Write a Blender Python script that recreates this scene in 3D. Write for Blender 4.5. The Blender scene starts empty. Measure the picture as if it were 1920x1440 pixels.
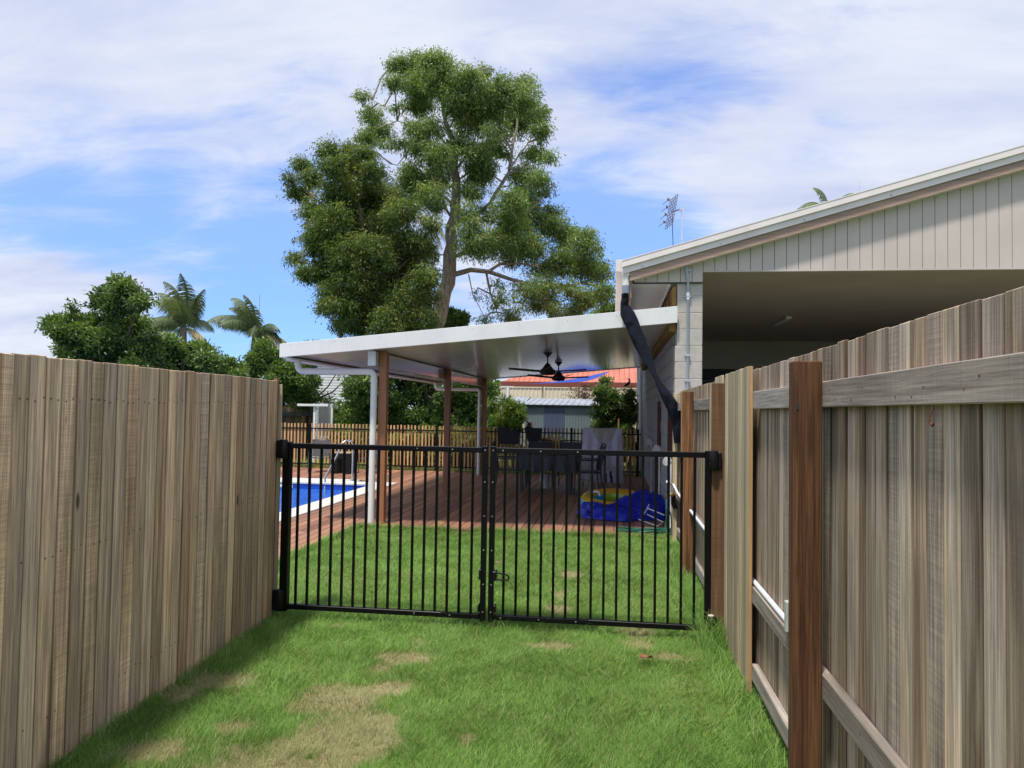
import bpy, bmesh, math, random
import numpy as np
from mathutils import Vector, Matrix, noise as mn
S = bpy.context.scene
COL = S.collection
PI = math.pi
random.seed(7)
RNG = np.random.default_rng(11)

# ------------------------------------------------------------------ camera
FPX = 1410.0; EYE = 1.58
YAW = math.atan(190/1410.); PITCH = math.atan(50/1410.); ROLL = 0.0156
fw = np.array([-math.sin(YAW)*math.cos(PITCH), math.cos(YAW)*math.cos(PITCH), math.sin(PITCH)])
r0 = np.array([math.cos(YAW), math.sin(YAW), 0.]); u0 = np.cross(r0, fw)
rt = r0*math.cos(ROLL)+u0*math.sin(ROLL); up = -r0*math.sin(ROLL)+u0*math.cos(ROLL)
cam = bpy.data.cameras.new('camera'); camo = bpy.data.objects.new('camera', cam); COL.objects.link(camo)
cam.sensor_fit = 'HORIZONTAL'; cam.sensor_width = 36; cam.lens = 36*FPX/1920
cam.clip_start = 0.05; cam.clip_end = 2000
camo.matrix_world = Matrix(((rt[0], up[0], -fw[0], 0), (rt[1], up[1], -fw[1], 0), (rt[2], up[2], -fw[2], EYE), (0, 0, 0, 1)))
S.camera = camo
def ray(x, y): return rt*(x-960)/FPX+up*(720-y)/FPX+fw
def at(x, y, Y):
    "world point seen in direction (x, y), on the plane at distance Y down the yard"
    d = ray(x, y); p = np.array([0, 0, EYE])+d*Y/d[1]
    return Vector(p)
def gr(x, y, z=0.0):
    d = ray(x, y); t = (z-EYE)/d[2]
    return Vector(np.array([0, 0, EYE])+d*t)

# ------------------------------------------------------------------ world and sun
W = bpy.data.worlds.new('World'); S.world = W; W.use_nodes = True
SUNV = Vector((-0.16, -0.36, 1.0)).normalized()
sun_el = math.asin(SUNV.z); sun_az = math.atan2(SUNV.x, SUNV.y)
def build_world():
    nt = W.node_tree; N = nt.nodes; L = nt.links; N.clear()
    out = N.new('ShaderNodeOutputWorld')
    sky = N.new('ShaderNodeTexSky'); sky.sky_type = 'NISHITA'; sky.sun_disc = False
    sky.sun_elevation = sun_el; sky.sun_rotation = sun_az; sky.air_density = 1.0; sky.dust_density = 0.15; sky.ozone_density = 2.5
    b1 = N.new('ShaderNodeBackground'); b1.inputs[1].default_value = 0.118
    hs = N.new('ShaderNodeHueSaturation'); hs.inputs['Saturation'].default_value = 1.14; hs.inputs['Hue'].default_value = 0.515
    tc = N.new('ShaderNodeTexCoord')
    sep = N.new('ShaderNodeSeparateXYZ'); L.new(tc.outputs['Generated'], sep.inputs[0])
    # clear humid-coast air: the blue stays blue nearly down to the horizon, all the way round
    hz_ = N.new('ShaderNodeMapRange'); hz_.interpolation_type = 'SMOOTHSTEP'; hz_.inputs['From Min'].default_value = 0.0; hz_.inputs['From Max'].default_value = 0.36; L.new(sep.outputs[2], hz_.inputs['Value'])
    tn = N.new('ShaderNodeMix'); tn.data_type = 'RGBA'; L.new(hz_.outputs[0], tn.inputs[0]); tn.inputs[6].default_value = (0.36, 0.52, 0.74, 1); tn.inputs[7].default_value = (1, 1, 1, 1)
    mu = N.new('ShaderNodeVectorMath'); mu.operation = 'MULTIPLY'; L.new(sky.outputs[0], mu.inputs[0]); L.new(tn.outputs[2], mu.inputs[1])
    L.new(mu.outputs[0], hs.inputs['Color']); L.new(hs.outputs[0], b1.inputs[0])
    def math_(op, a, b=None, c=None):
        m = N.new('ShaderNodeMath'); m.operation = op
        for i, v in enumerate((a, b, c)):
            if v is None: continue
            if isinstance(v, (int, float)): m.inputs[i].default_value = v
            else: L.new(v, m.inputs[i])
        return m.outputs[0]
    zz = math_('ADD', math_('MAXIMUM', sep.outputs[2], 0.0), 0.22)
    px = math_('DIVIDE', sep.outputs[0], zz); py = math_('DIVIDE', sep.outputs[1], zz)
    cmb = N.new('ShaderNodeCombineXYZ'); L.new(px, cmb.inputs[0]); L.new(py, cmb.inputs[1])
    mp = N.new('ShaderNodeMapping'); mp.inputs['Rotation'].default_value = (0, 0, math.radians(-28)); mp.inputs['Scale'].default_value = (0.75, 1.5, 1)
    L.new(cmb.outputs[0], mp.inputs[0])
    def noise(scale, det, rough, off=0, dist=0.0):
        n = N.new('ShaderNodeTexNoise'); n.inputs['Scale'].default_value = scale; n.inputs['Detail'].default_value = det
        n.inputs['Roughness'].default_value = rough; n.inputs['Distortion'].default_value = dist
        m = N.new('ShaderNodeMapping'); m.inputs['Location'].default_value = (off, off*0.37, 0)
        L.new(mp.outputs[0], m.inputs[0]); L.new(m.outputs[0], n.inputs['Vector']); return n.outputs[0]
    n1 = noise(0.9, 6, 0.5, 3.1, 0.25); n2 = noise(3.0, 12, 0.62, 9.7, 0.5)
    dens = math_('ADD', math_('MULTIPLY', n1, 0.42), math_('MULTIPLY', n2, 0.62))
    # where in the sky the blue gaps and the thick veils lie
    def blob(x, y, k, amp):
        d = ray(x, y); d = d/np.linalg.norm(d)
        vm = N.new('ShaderNodeVectorMath'); vm.operation = 'DOT_PRODUCT'
        L.new(tc.outputs['Generated'], vm.inputs[0]); vm.inputs[1].default_value = tuple(d)
        e = math_('POWER', math_('MAXIMUM', vm.outputs['Value'], 0.0), k)
        return math_('MULTIPLY', e, amp)
    bl = [(430, 500, 110, -0.26), (250, 420, 200, -0.20), (570, 300, 260, -0.10), (1110, 420, 220, -0.22), (1240, 470, 260, -0.18), (60, 420, 300, -0.20), (640, 620, 200, -0.12),
          (1450, 215, 160, -0.13), (1280, 230, 260, -0.10), (1180, 180, 300, -0.05), (100, 570, 260, 0.26), (250, 540, 500, 0.10), (300, 220, 50, 0.12), (1000, 40, 40, 0.06), (1700, 60, 60, 0.12),
          (1400, 335, 260, 0.16), (1200, 340, 300, 0.08), (1750, 270, 90, 0.10), (360, 480, 900, 0.10), (60, 470, 600, 0.10), (1390, 235, 4000, 0.20), (1480, 228, 5000, 0.18), (200, 335, 900, 0.10), (420, 350, 700, 0.12)]
    dens = math_('ADD', dens, math_('MULTIPLY', math_('MAXIMUM', sep.outputs[2], 0.0), 0.16))
    for b in bl: dens = math_('ADD', dens, blob(*b))
    mr = N.new('ShaderNodeMapRange'); mr.interpolation_type = 'SMOOTHSTEP'
    mr.inputs['From Min'].default_value = 0.36; mr.inputs['From Max'].default_value = 0.66
    mr.inputs['To Min'].default_value = 0.04; mr.inputs['To Max'].default_value = 0.96
    L.new(dens, mr.inputs['Value'])
    cr = N.new('ShaderNodeValToRGB'); n3 = noise(2.2, 10, 0.58, 21.0, 0.4)
    L.new(n3, cr.inputs[0])
    cr.color_ramp.elements[0].position = 0.32; cr.color_ramp.elements[0].color = (0.285, 0.32, 0.43, 1)
    cr.color_ramp.elements[1].position = 0.62; cr.color_ramp.elements[1].color = (0.40, 0.42, 0.47, 1)
    b2 = N.new('ShaderNodeBackground'); L.new(cr.outputs[0], b2.inputs[0]); b2.inputs[1].default_value = 1.0
    mx = N.new('ShaderNodeMixShader'); L.new(mr.outputs[0], mx.inputs[0]); L.new(b1.outputs[0], mx.inputs[1]); L.new(b2.outputs[0], mx.inputs[2])
    L.new(mx.outputs[0], out.inputs[0])
build_world()
sl = bpy.data.lights.new('sun', 'SUN'); sl.energy = 2.25; sl.angle = math.radians(5.0); sl.color = (1.0, 0.95, 0.87)
so = bpy.data.objects.new('sun', sl); COL.objects.link(so)
so.rotation_euler = (-SUNV).to_track_quat('-Z', 'Y').to_euler(); so.location = (0, 0, 30)
S.view_settings.view_transform = 'Standard'; S.view_settings.look = 'None'; S.view_settings.exposure = 1.05; S.view_settings.gamma = 1
S.view_settings.use_curve_mapping = False

# ------------------------------------------------------------------ materials
def nodes(name):
    m = bpy.data.materials.new(name); m.use_nodes = True
    nt = m.node_tree; b = nt.nodes['Principled BSDF']
    return m, nt, nt.nodes, nt.links, b
def rgb(c): return (c[0], c[1], c[2], 1)
def simple(name, c, rough=0.6, var=0.12, scale=6.0, bump=0.0, metal=0.0, spec=0.5, bscale=None, trans=None, dirt=0.0):
    m, nt, N, L, b = nodes(name)
    tc = N.new('ShaderNodeTexCoord')
    n = N.new('ShaderNodeTexNoise'); n.inputs['Scale'].default_value = scale; n.inputs['Detail'].default_value = 6; L.new(tc.outputs['Object'], n.inputs['Vector'])
    r = N.new('ShaderNodeValToRGB'); L.new(n.outputs[0], r.inputs[0])
    r.color_ramp.elements[0].position = 0.3; r.color_ramp.elements[1].position = 0.7
    r.color_ramp.elements[0].color = rgb([v*(1-var) for v in c]); r.color_ramp.elements[1].color = rgb([min(1, v*(1+var)) for v in c])
    src = r.outputs[0]
    if dirt:
        n2 = N.new('ShaderNodeTexNoise'); n2.inputs['Scale'].default_value = 1.7; n2.inputs['Detail'].default_value = 9; n2.inputs['Roughness'].default_value = 0.7
        mp = N.new('ShaderNodeMapping'); mp.inputs['Scale'].default_value = (2.5, 2.5, 0.8); L.new(tc.outputs['Object'], mp.inputs[0]); L.new(mp.outputs[0], n2.inputs['Vector'])
        rr = N.new('ShaderNodeValToRGB'); rr.color_ramp.elements[0].position = 0.5; rr.color_ramp.elements[1].position = 0.75
        rr.color_ramp.elements[0].color = (0, 0, 0, 1); rr.color_ramp.elements[1].color = (dirt, dirt, dirt, 1); L.new(n2.outputs[0], rr.inputs[0])
        mx = N.new('ShaderNodeMix'); mx.data_type = 'RGBA'; L.new(rr.outputs[0], mx.inputs[0]); L.new(src, mx.inputs[6]); mx.inputs[7].default_value = (0.12, 0.1, 0.07, 1)
        src = mx.outputs[2]
    L.new(src, b.inputs['Base Color'])
    b.inputs['Roughness'].default_value = rough; b.inputs['Metallic'].default_value = metal; b.inputs['Specular IOR Level'].default_value = spec
    if bump:
        nb = N.new('ShaderNodeTexNoise'); nb.inputs['Scale'].default_value = bscale or scale*8; nb.inputs['Detail'].default_value = 5; L.new(tc.outputs['Object'], nb.inputs['Vector'])
        bp = N.new('ShaderNodeBump'); bp.inputs['Strength'].default_value = bump; bp.inputs['Distance'].default_value = 0.01
        L.new(nb.outputs[0], bp.inputs['Height']); L.new(bp.outputs[0], b.inputs['Normal'])
    return m
def wood(name, pal, axis='z', streak=0.5, saw=0.5, knots=True, stain=0.6, rough=0.85, dark=(0.035, 0.027, 0.02), bump=0.5, saw_all=False, spec=0.2, edge=None):
    """weathered timber: grain along `axis`, tint and grain differ from piece to piece"""
    m, nt, N, L, b = nodes(name)
    tc = N.new('ShaderNodeTexCoord'); oi = N.new('ShaderNodeObjectInfo')
    def comb(a):
        c = N.new('ShaderNodeCombineXYZ')
        for i in range(3): L.new(a[i], c.inputs[i])
        return c.outputs[0]
    def ma(op, a, v, w=None):
        x = N.new('ShaderNodeMath'); x.operation = op
        for i, q in enumerate((a, v, w)):
            if q is None: continue
            if isinstance(q, (int, float)): x.inputs[i].default_value = q
            else: L.new(q, x.inputs[i])
        return x.outputs[0]
    rnd = oi.outputs['Random']
    r2 = ma('FRACT', ma('MULTIPLY', rnd, 37.7), 0.0); r3 = ma('FRACT', ma('MULTIPLY', rnd, 113.3), 0.0)
    off = comb([ma('MULTIPLY', rnd, 90.0), ma('MULTIPLY', r2, 70.0), ma('MULTIPLY', r3, 50.0)])
    va = N.new('ShaderNodeVectorMath'); va.operation = 'ADD'; L.new(tc.outputs['Object'], va.inputs[0]); L.new(off, va.inputs[1])
    def sc(along, across):
        mp = N.new('ShaderNodeMapping'); s = [across]*3; s['xyz'.index(axis)] = along
        mp.inputs['Scale'].default_value = s; L.new(va.outputs[0], mp.inputs[0]); return mp.outputs[0]
    def nz(vec, scale, det, rg=0.6, dist=0.0):
        n = N.new('ShaderNodeTexNoise'); n.inputs['Scale'].default_value = scale; n.inputs['Detail'].default_value = det; n.inputs['Roughness'].default_value = rg
        n.inputs['Distortion'].default_value = dist; L.new(vec, n.inputs['Vector']); return n.outputs[0]
    fine = nz(sc(1.3, 48), 1.0, 8, 0.75, 0.3); mid = nz(sc(0.5, 13), 1.0, 5, 0.6, 0.8); blot = nz(sc(0.8, 5.5), 1.0, 6, 0.65)
    sawn = nz(sc(110, 1.6), 1.0, 5, 0.75, 0.25)
    ramp = N.new('ShaderNodeValToRGB'); el = ramp.color_ramp.elements
    for i, c in enumerate(pal):
        p = i/(len(pal)-1)
        if i < 2: e = el[i]; e.position = p
        else: e = el.new(p)
        e.color = rgb(c)
    f = ma('ADD', ma('MULTIPLY', r2, 0.75), ma('MULTIPLY', ma('SUBTRACT', mid, 0.34), 0.95)); L.new(f, ramp.inputs[0])
    col = ramp.outputs[0]
    def mul(col, fac, lo, hi, a, bb):
        mr = N.new('ShaderNodeMapRange'); mr.inputs['From Min'].default_value = lo; mr.inputs['From Max'].default_value = hi
        mr.inputs['To Min'].default_value = a; mr.inputs['To Max'].default_value = bb; L.new(fac, mr.inputs['Value'])
        x = N.new('ShaderNodeVectorMath'); x.operation = 'SCALE'; L.new(col, x.inputs[0]); L.new(mr.outputs[0], x.inputs['Scale']); return x.outputs[0]
    col = mul(col, fine, 0.32, 0.68, 1-streak*0.72, 1+streak*0.45)
    fin2 = nz(sc(2.6, 130), 1.0, 4, 0.6); col = mul(col, fin2, 0.35, 0.65, 1-streak*0.42, 1+streak*0.25)
    col = mul(col, rnd, 0, 1, 0.66, 1.22)
    if saw:
        gate = ma('GREATER_THAN', r3, 0.0 if saw_all else 0.8)
        s = ma('MULTIPLY', ma('SUBTRACT', sawn, 0.5), gate)
        col = mul(col, s, -0.2, 0.2, 1-saw*0.55, 1+saw*0.4)
    mx = N.new('ShaderNodeMix'); mx.data_type = 'RGBA'
    mr = N.new('ShaderNodeMapRange'); mr.inputs['From Min'].default_value = 0.50; mr.inputs['From Max'].default_value = 0.72; mr.inputs['To Max'].default_value = stain; L.new(blot, mr.inputs['Value'])
    st = ma('MULTIPLY', mr.outputs[0], ma('ADD', ma('MULTIPLY', fine, 1.3), 0.15)); L.new(st, mx.inputs[0]); L.new(col, mx.inputs[6]); mx.inputs[7].default_value = rgb(dark)
    col = mx.outputs[2]
    if knots:
        v = N.new('ShaderNodeTexVoronoi'); v.inputs['Scale'].default_value = 1.0; L.new(sc(1.7, 5.2), v.inputs['Vector'])
        k = N.new('ShaderNodeMapRange'); k.inputs['From Min'].default_value = 0.05; k.inputs['From Max'].default_value = 0.085; k.inputs['To Min'].default_value = 0.85; k.inputs['To Max'].default_value = 0.0
        L.new(v.outputs['Distance'], k.inputs['Value'])
        m2 = N.new('ShaderNodeMix'); m2.data_type = 'RGBA'; L.new(k.outputs[0], m2.inputs[0]); L.new(col, m2.inputs[6]); m2.inputs[7].default_value = (0.045, 0.028, 0.015, 1); col = m2.outputs[2]
    if edge:      # dark of the gaps between boards painted into the long edges, with grime
        sp = N.new('ShaderNodeSeparateXYZ'); L.new(tc.outputs['Object'], sp.inputs[0]); ab = ma('ABSOLUTE', sp.outputs[1], 0.0)
        e = N.new('ShaderNodeMapRange'); e.inputs['From Min'].default_value = edge-0.006; e.inputs['From Max'].default_value = edge+0.0005; e.inputs['To Max'].default_value = 0.62; L.new(ab, e.inputs['Value'])
        m4 = N.new('ShaderNodeMix'); m4.data_type = 'RGBA'; L.new(e.outputs[0], m4.inputs[0]); L.new(col, m4.inputs[6]); m4.inputs[7].default_value = (0.05, 0.035, 0.022, 1); col = m4.outputs[2]
    L.new(col, b.inputs['Base Color']); b.inputs['Roughness'].default_value = rough; b.inputs['Specular IOR Level'].default_value = spec
    h = ma('ADD', ma('MULTIPLY', fine, 0.6), ma('MULTIPLY', sawn, 0.35))
    bp = N.new('ShaderNodeBump'); bp.inputs['Strength'].default_value = bump; bp.inputs['Distance'].default_value = 0.004; L.new(h, bp.inputs['Height']); L.new(bp.outputs[0], b.inputs['Normal'])
    return m

TAN = [(0.33, 0.215, 0.13), (0.78, 0.55, 0.35), (0.57, 0.43, 0.32), (0.86, 0.61, 0.385), (0.62, 0.385, 0.215), (0.82, 0.61, 0.43)]
GREY = [(0.17, 0.115, 0.075), (0.44, 0.33, 0.23), (0.55, 0.455, 0.36), (0.66, 0.50, 0.335), (0.28, 0.19, 0.12), (0.56, 0.45, 0.335)]
M = {}
M['pine_l'] = wood('weathered_pine', TAN, 'z', 0.72, 0.55, stain=0.62, edge=0.047, dark=(0.11, 0.09, 0.07))
M['pine_r'] = wood('grey_pine', GREY, 'z', 0.8, 0.5, stain=0.7, edge=0.048, dark=(0.07, 0.055, 0.042))
M['pine_new'] = wood('pale_pine', [(0.48, 0.38, 0.23), (0.58, 0.48, 0.31), (0.44, 0.36, 0.24)], 'z', 0.5, 0.0, knots=False, stain=0.15)
M['pine_rail'] = wood('grey_rail_pine', [(0.20, 0.165, 0.13), (0.40, 0.355, 0.305), (0.30, 0.25, 0.20)], 'y', 0.6, 0.2, stain=0.5)
M['pine_edge'] = wood('orange_pine_edge', [(0.38, 0.22, 0.10), (0.42, 0.27, 0.13)], 'z', 0.4, 0.1, knots=False, stain=0.1)
M['hard_dark'] = wood('dark_hardwood', [(0.08, 0.036, 0.018), (0.34, 0.165, 0.072), (0.14, 0.062, 0.03), (0.30, 0.14, 0.062)], 'z', 0.95, 0.6, knots=False, stain=0.95, dark=(0.018, 0.009, 0.006))
M['hard_mid'] = wood('brown_hardwood', [(0.22, 0.12, 0.06), (0.27, 0.155, 0.085), (0.2, 0.105, 0.05)], 'z', 0.45, 0.35, knots=False, stain=0.3, dark=(0.06, 0.03, 0.015))
M['post_oil'] = wood('oiled_post_timber', [(0.25, 0.10, 0.045), (0.30, 0.125, 0.055)], 'z', 0.35, 0.0, knots=False, stain=0.1, rough=0.5, spec=0.5, bump=0.15)
M['deck'] = wood('oiled_decking', [(0.26, 0.12, 0.075), (0.39, 0.19, 0.11), (0.31, 0.145, 0.10), (0.45, 0.24, 0.13)], 'y', 0.3, 0.0, knots=False, stain=0.25, rough=0.5, spec=0.5, bump=0.2, dark=(0.06, 0.03, 0.02))
M['picket'] = wood('oiled_pickets', [(0.58, 0.33, 0.15), (0.68, 0.42, 0.21), (0.62, 0.37, 0.17)], 'z', 0.3, 0.0, knots=False, stain=0.1, rough=0.6, bump=0.2)
M['pinkwood'] = wood('primed_pink_timber', [(0.42, 0.26, 0.21), (0.50, 0.36, 0.28), (0.37, 0.24, 0.20)], 'x', 0.35, 0.0, knots=False, stain=0.25, bump=0.2)
M['orangewood'] = wood('raw_orange_timber', [(0.34, 0.19, 0.07), (0.45, 0.27, 0.11)], 'y', 0.35, 0.0, knots=True, stain=0.5)
M['brownwood'] = wood('brown_frame_timber', [(0.10, 0.035, 0.02), (0.15, 0.055, 0.03)], 'z', 0.3, 0.0, knots=False, stain=0.2)
M['oldfence'] = wood('old_brown_fence_timber', [(0.10, 0.07, 0.045), (0.17, 0.13, 0.085)], 'z', 0.5, 0.3, stain=0.5)
M['black'] = simple('black_powdercoat', (0.005, 0.005, 0.006), 0.35, 0.2, 9, spec=0.18)
M['blackplastic'] = simple('black_plastic', (0.007, 0.007, 0.008), 0.4, 0.3, 20, bump=0.15, spec=0.25)
M['steel'] = simple('stainless_steel', (0.62, 0.64, 0.66), 0.22, 0.05, 3, metal=1.0)
M['screw'] = simple('zinc_screw', (0.6, 0.6, 0.58), 0.35, 0.05, 3, metal=0.9)
M['white'] = simple('white_paint', (0.78, 0.78, 0.76), 0.4, 0.04, 3, dirt=0.12)
M['whiteroof'] = simple('glossy_white_panel', (0.62, 0.60, 0.57), 0.13, 0.02, 3, spec=0.8)
M['fasciawhite'] = simple('white_metal_fascia', (0.74, 0.735, 0.71), 0.38, 0.05, 2, dirt=0.10)
M['pvc'] = simple('white_pvc', (0.72, 0.70, 0.66), 0.35, 0.04, 4, dirt=0.1)
M['pipewhite'] = simple('white_conduit', (0.80, 0.84, 0.90), 0.35, 0.03, 4)
M['conduit'] = simple('grey_conduit', (0.42, 0.46, 0.53), 0.45, 0.06, 9)
M['cream'] = simple('cream_cladding', (0.56, 0.485, 0.43), 0.6, 0.05, 2.5, bump=0.1, dirt=0.06)
M['creamsheet'] = simple('cream_steel_sheet', (0.78, 0.68, 0.50), 0.5, 0.05, 2)
M['flash'] = simple('white_roof_flashing', (0.80, 0.72, 0.68), 0.4, 0.06, 2.5, dirt=0.1)
M['block'] = simple('concrete_block', (0.50, 0.455, 0.41), 0.9, 0.10, 14, bump=0.45, bscale=160, dirt=0.12)
M['blockwall'] = simple('grey_painted_block', (0.40, 0.40, 0.42), 0.8, 0.08, 6, bump=0.3, bscale=120)
M['mortar'] = simple('mortar', (0.62, 0.60, 0.56), 0.9, 0.1, 20)
M['soffit'] = simple('white_soffit', (0.84, 0.83, 0.78), 0.55, 0.03, 2)
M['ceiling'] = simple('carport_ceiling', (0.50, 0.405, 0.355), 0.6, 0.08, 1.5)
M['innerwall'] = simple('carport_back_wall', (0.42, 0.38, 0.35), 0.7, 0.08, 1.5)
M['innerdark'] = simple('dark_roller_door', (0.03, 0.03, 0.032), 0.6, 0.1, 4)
M['concrete'] = simple('concrete_slab', (0.36, 0.34, 0.31), 0.85, 0.12, 2, bump=0.2, dirt=0.2)
M['coping'] = simple('white_stone_coping', (0.62, 0.60, 0.56), 0.65, 0.10, 7, bump=0.25)
M['poolshell'] = simple('blue_pool_shell', (0.010, 0.07, 0.42), 0.3, 0.15, 5)
M['colorbond'] = simple('blue_grey_steel', (0.155, 0.195, 0.205), 0.5, 0.12, 1.5, dirt=0.15)
M['colorbondb'] = simple('slate_blue_steel', (0.075, 0.095, 0.165), 0.5, 0.1, 1.5)
M['shedroof'] = simple('galvanised_roof', (0.36, 0.39, 0.44), 0.45, 0.15, 1.2, dirt=0.3)
M['sailblue'] = simple('blue_shade_cloth', (0.02, 0.06, 0.36), 0.7, 0.1, 4)
M['tarp'] = simple('blue_tarpaulin', (0.008, 0.022, 0.40), 0.32, 0.15, 5, bump=0.1, bscale=12)
M['layflat'] = simple('black_layflat_plastic', (0.004, 0.005, 0.010), 0.24, 0.3, 12, bump=0.5, bscale=14, spec=0.28)
M['tape'] = simple('grey_tape', (0.22, 0.25, 0.32), 0.4, 0.1, 8)
M['fan'] = simple('fan_black', (0.012, 0.012, 0.012), 0.35, 0.1, 5)
M['charcoal'] = simple('charcoal_metal', (0.022, 0.024, 0.03), 0.45, 0.15, 5)
M['cover'] = simple('navy_black_cover', (0.012, 0.016, 0.03), 0.5, 0.3, 4, bump=0.3, bscale=8)
M['sling'] = simple('grey_sling_fabric', (0.085, 0.08, 0.08), 0.8, 0.2, 40)
M['bronze'] = simple('grey_bronze_frame', (0.10, 0.09, 0.085), 0.4, 0.1, 5)
M['tabletop'] = simple('tan_table_top', (0.36, 0.27, 0.19), 0.5, 0.1, 5)
M['towel'] = simple('lilac_white_towel', (0.78, 0.75, 0.88), 0.95, 0.08, 5, bump=0.3, bscale=200)
M['towelblue'] = simple('navy_stripe', (0.02, 0.04, 0.14), 0.95, 0.08, 5)
M['towelsand'] = simple('sand_patch', (0.62, 0.54, 0.52), 0.95, 0.05, 5)
M['potwhite'] = simple('white_pot', (0.75, 0.75, 0.77), 0.4, 0.03, 5)
M['soil'] = simple('soil', (0.06, 0.04, 0.028), 0.95, 0.3, 12)
M['hose'] = simple('green_hose', (0.01, 0.12, 0.075), 0.35, 0.15, 9)
M['brass'] = simple('brass', (0.55, 0.36, 0.14), 0.35, 0.1, 5, metal=0.8)
M['tagblue'] = simple('blue_plastic', (0.03, 0.16, 0.30), 0.4, 0.1, 5)
M['tileroof'] = simple('red_metal_roof', (0.50, 0.17, 0.11), 0.6, 0.12, 1.2)
M['redfascia'] = simple('dark_red_fascia', (0.20, 0.05, 0.035), 0.6, 0.1, 2)
M['weatherboard'] = simple('white_weatherboard', (0.62, 0.62, 0.62), 0.5, 0.04, 2)
M['fadewood'] = simple('pale_green_block', (0.42, 0.47, 0.40), 0.8, 0.1, 8)
M['rust'] = simple('gas_strut_orange', (0.40, 0.18, 0.04), 0.6, 0.2, 8)
M['rock'] = simple('garden_rock', (0.30, 0.25, 0.19), 0.9, 0.3, 6, bump=0.5)
def bark(name, c1, c2):
    m, nt, N, L, b = nodes(name); tc = N.new('ShaderNodeTexCoord'); mp = N.new('ShaderNodeMapping'); mp.inputs['Scale'].default_value = (6, 6, 1.6); L.new(tc.outputs['Object'], mp.inputs[0])
    n = N.new('ShaderNodeTexNoise'); n.inputs['Scale'].default_value = 1.6; n.inputs['Detail'].default_value = 8; n.inputs['Roughness'].default_value = 0.7; L.new(mp.outputs[0], n.inputs['Vector'])
    r = N.new('ShaderNodeValToRGB'); r.color_ramp.elements[0].position = 0.35; r.color_ramp.elements[1].position = 0.65; r.color_ramp.elements[0].color = rgb(c1); r.color_ramp.elements[1].color = rgb(c2)
    L.new(n.outputs[0], r.inputs[0]); L.new(r.outputs[0], b.inputs['Base Color']); b.inputs['Roughness'].default_value = 0.9
    bp = N.new('ShaderNodeBump'); bp.inputs['Distance'].default_value = 0.04; bp.inputs['Strength'].default_value = 0.6; L.new(n.outputs[0], bp.inputs['Height']); L.new(bp.outputs[0], b.inputs['Normal']); return m
M['bark'] = bark('grey_bark', (0.15, 0.12, 0.09), (0.42, 0.36, 0.30))
M['barkd'] = bark('brown_bark', (0.06, 0.04, 0.028), (0.16, 0.115, 0.08))
M['palmbark'] = bark('palm_bark', (0.12, 0.10, 0.08), (0.26, 0.22, 0.17))
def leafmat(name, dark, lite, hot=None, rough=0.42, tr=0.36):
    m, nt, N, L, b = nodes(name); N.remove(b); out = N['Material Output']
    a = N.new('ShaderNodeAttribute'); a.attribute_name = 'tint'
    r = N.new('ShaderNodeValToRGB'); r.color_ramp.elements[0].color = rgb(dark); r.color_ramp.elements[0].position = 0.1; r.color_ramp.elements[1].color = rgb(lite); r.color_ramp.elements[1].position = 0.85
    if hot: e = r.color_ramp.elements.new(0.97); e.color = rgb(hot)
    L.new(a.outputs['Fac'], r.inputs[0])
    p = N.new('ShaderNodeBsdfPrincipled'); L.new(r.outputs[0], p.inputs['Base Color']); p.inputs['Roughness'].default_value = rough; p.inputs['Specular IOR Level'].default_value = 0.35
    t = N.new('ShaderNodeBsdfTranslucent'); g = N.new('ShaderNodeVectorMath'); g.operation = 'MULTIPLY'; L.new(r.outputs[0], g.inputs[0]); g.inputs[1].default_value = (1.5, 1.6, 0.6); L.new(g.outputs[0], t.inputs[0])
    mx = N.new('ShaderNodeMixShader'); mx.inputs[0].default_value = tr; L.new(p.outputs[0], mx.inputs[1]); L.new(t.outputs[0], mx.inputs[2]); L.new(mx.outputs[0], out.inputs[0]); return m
M['leaf_big'] = leafmat('gum_leaves', (0.055, 0.09, 0.026), (0.24, 0.335, 0.10), (0.42, 0.38, 0.14))
M['leaf_left'] = leafmat('dense_leaves', (0.042, 0.072, 0.02), (0.20, 0.265, 0.06), (0.34, 0.34, 0.09))
M['leaf_dark'] = leafmat('dark_glossy_leaves', (0.038, 0.075, 0.022), (0.15, 0.23, 0.06), (0.30, 0.37, 0.12), rough=0.35)
M['leaf_hedge'] = leafmat('hedge_leaves', (0.036, 0.075, 0.02), (0.16, 0.25, 0.06), (0.34, 0.42, 0.13), rough=0.35)
M['leaf_yellow'] = leafmat('variegated_leaves', (0.06, 0.10, 0.02), (0.24, 0.27, 0.07), (0.42, 0.42, 0.16))
M['leaf_lime'] = leafmat('lime_leaves', (0.03, 0.07, 0.012), (0.14, 0.22, 0.04), (0.30, 0.32, 0.10))
M['leaf_palm'] = leafmat('palm_fronds', (0.07, 0.11, 0.055), (0.21, 0.25, 0.13), (0.38, 0.30, 0.16), tr=0.2)
M['leaf_brown'] = leafmat('dry_brown_leaves', (0.06, 0.03, 0.02), (0.22, 0.12, 0.07), (0.3, 0.18, 0.1))
M['leaf_flower'] = leafmat('orange_bracts', (0.25, 0.04, 0.01), (0.5, 0.14, 0.03))
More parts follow.
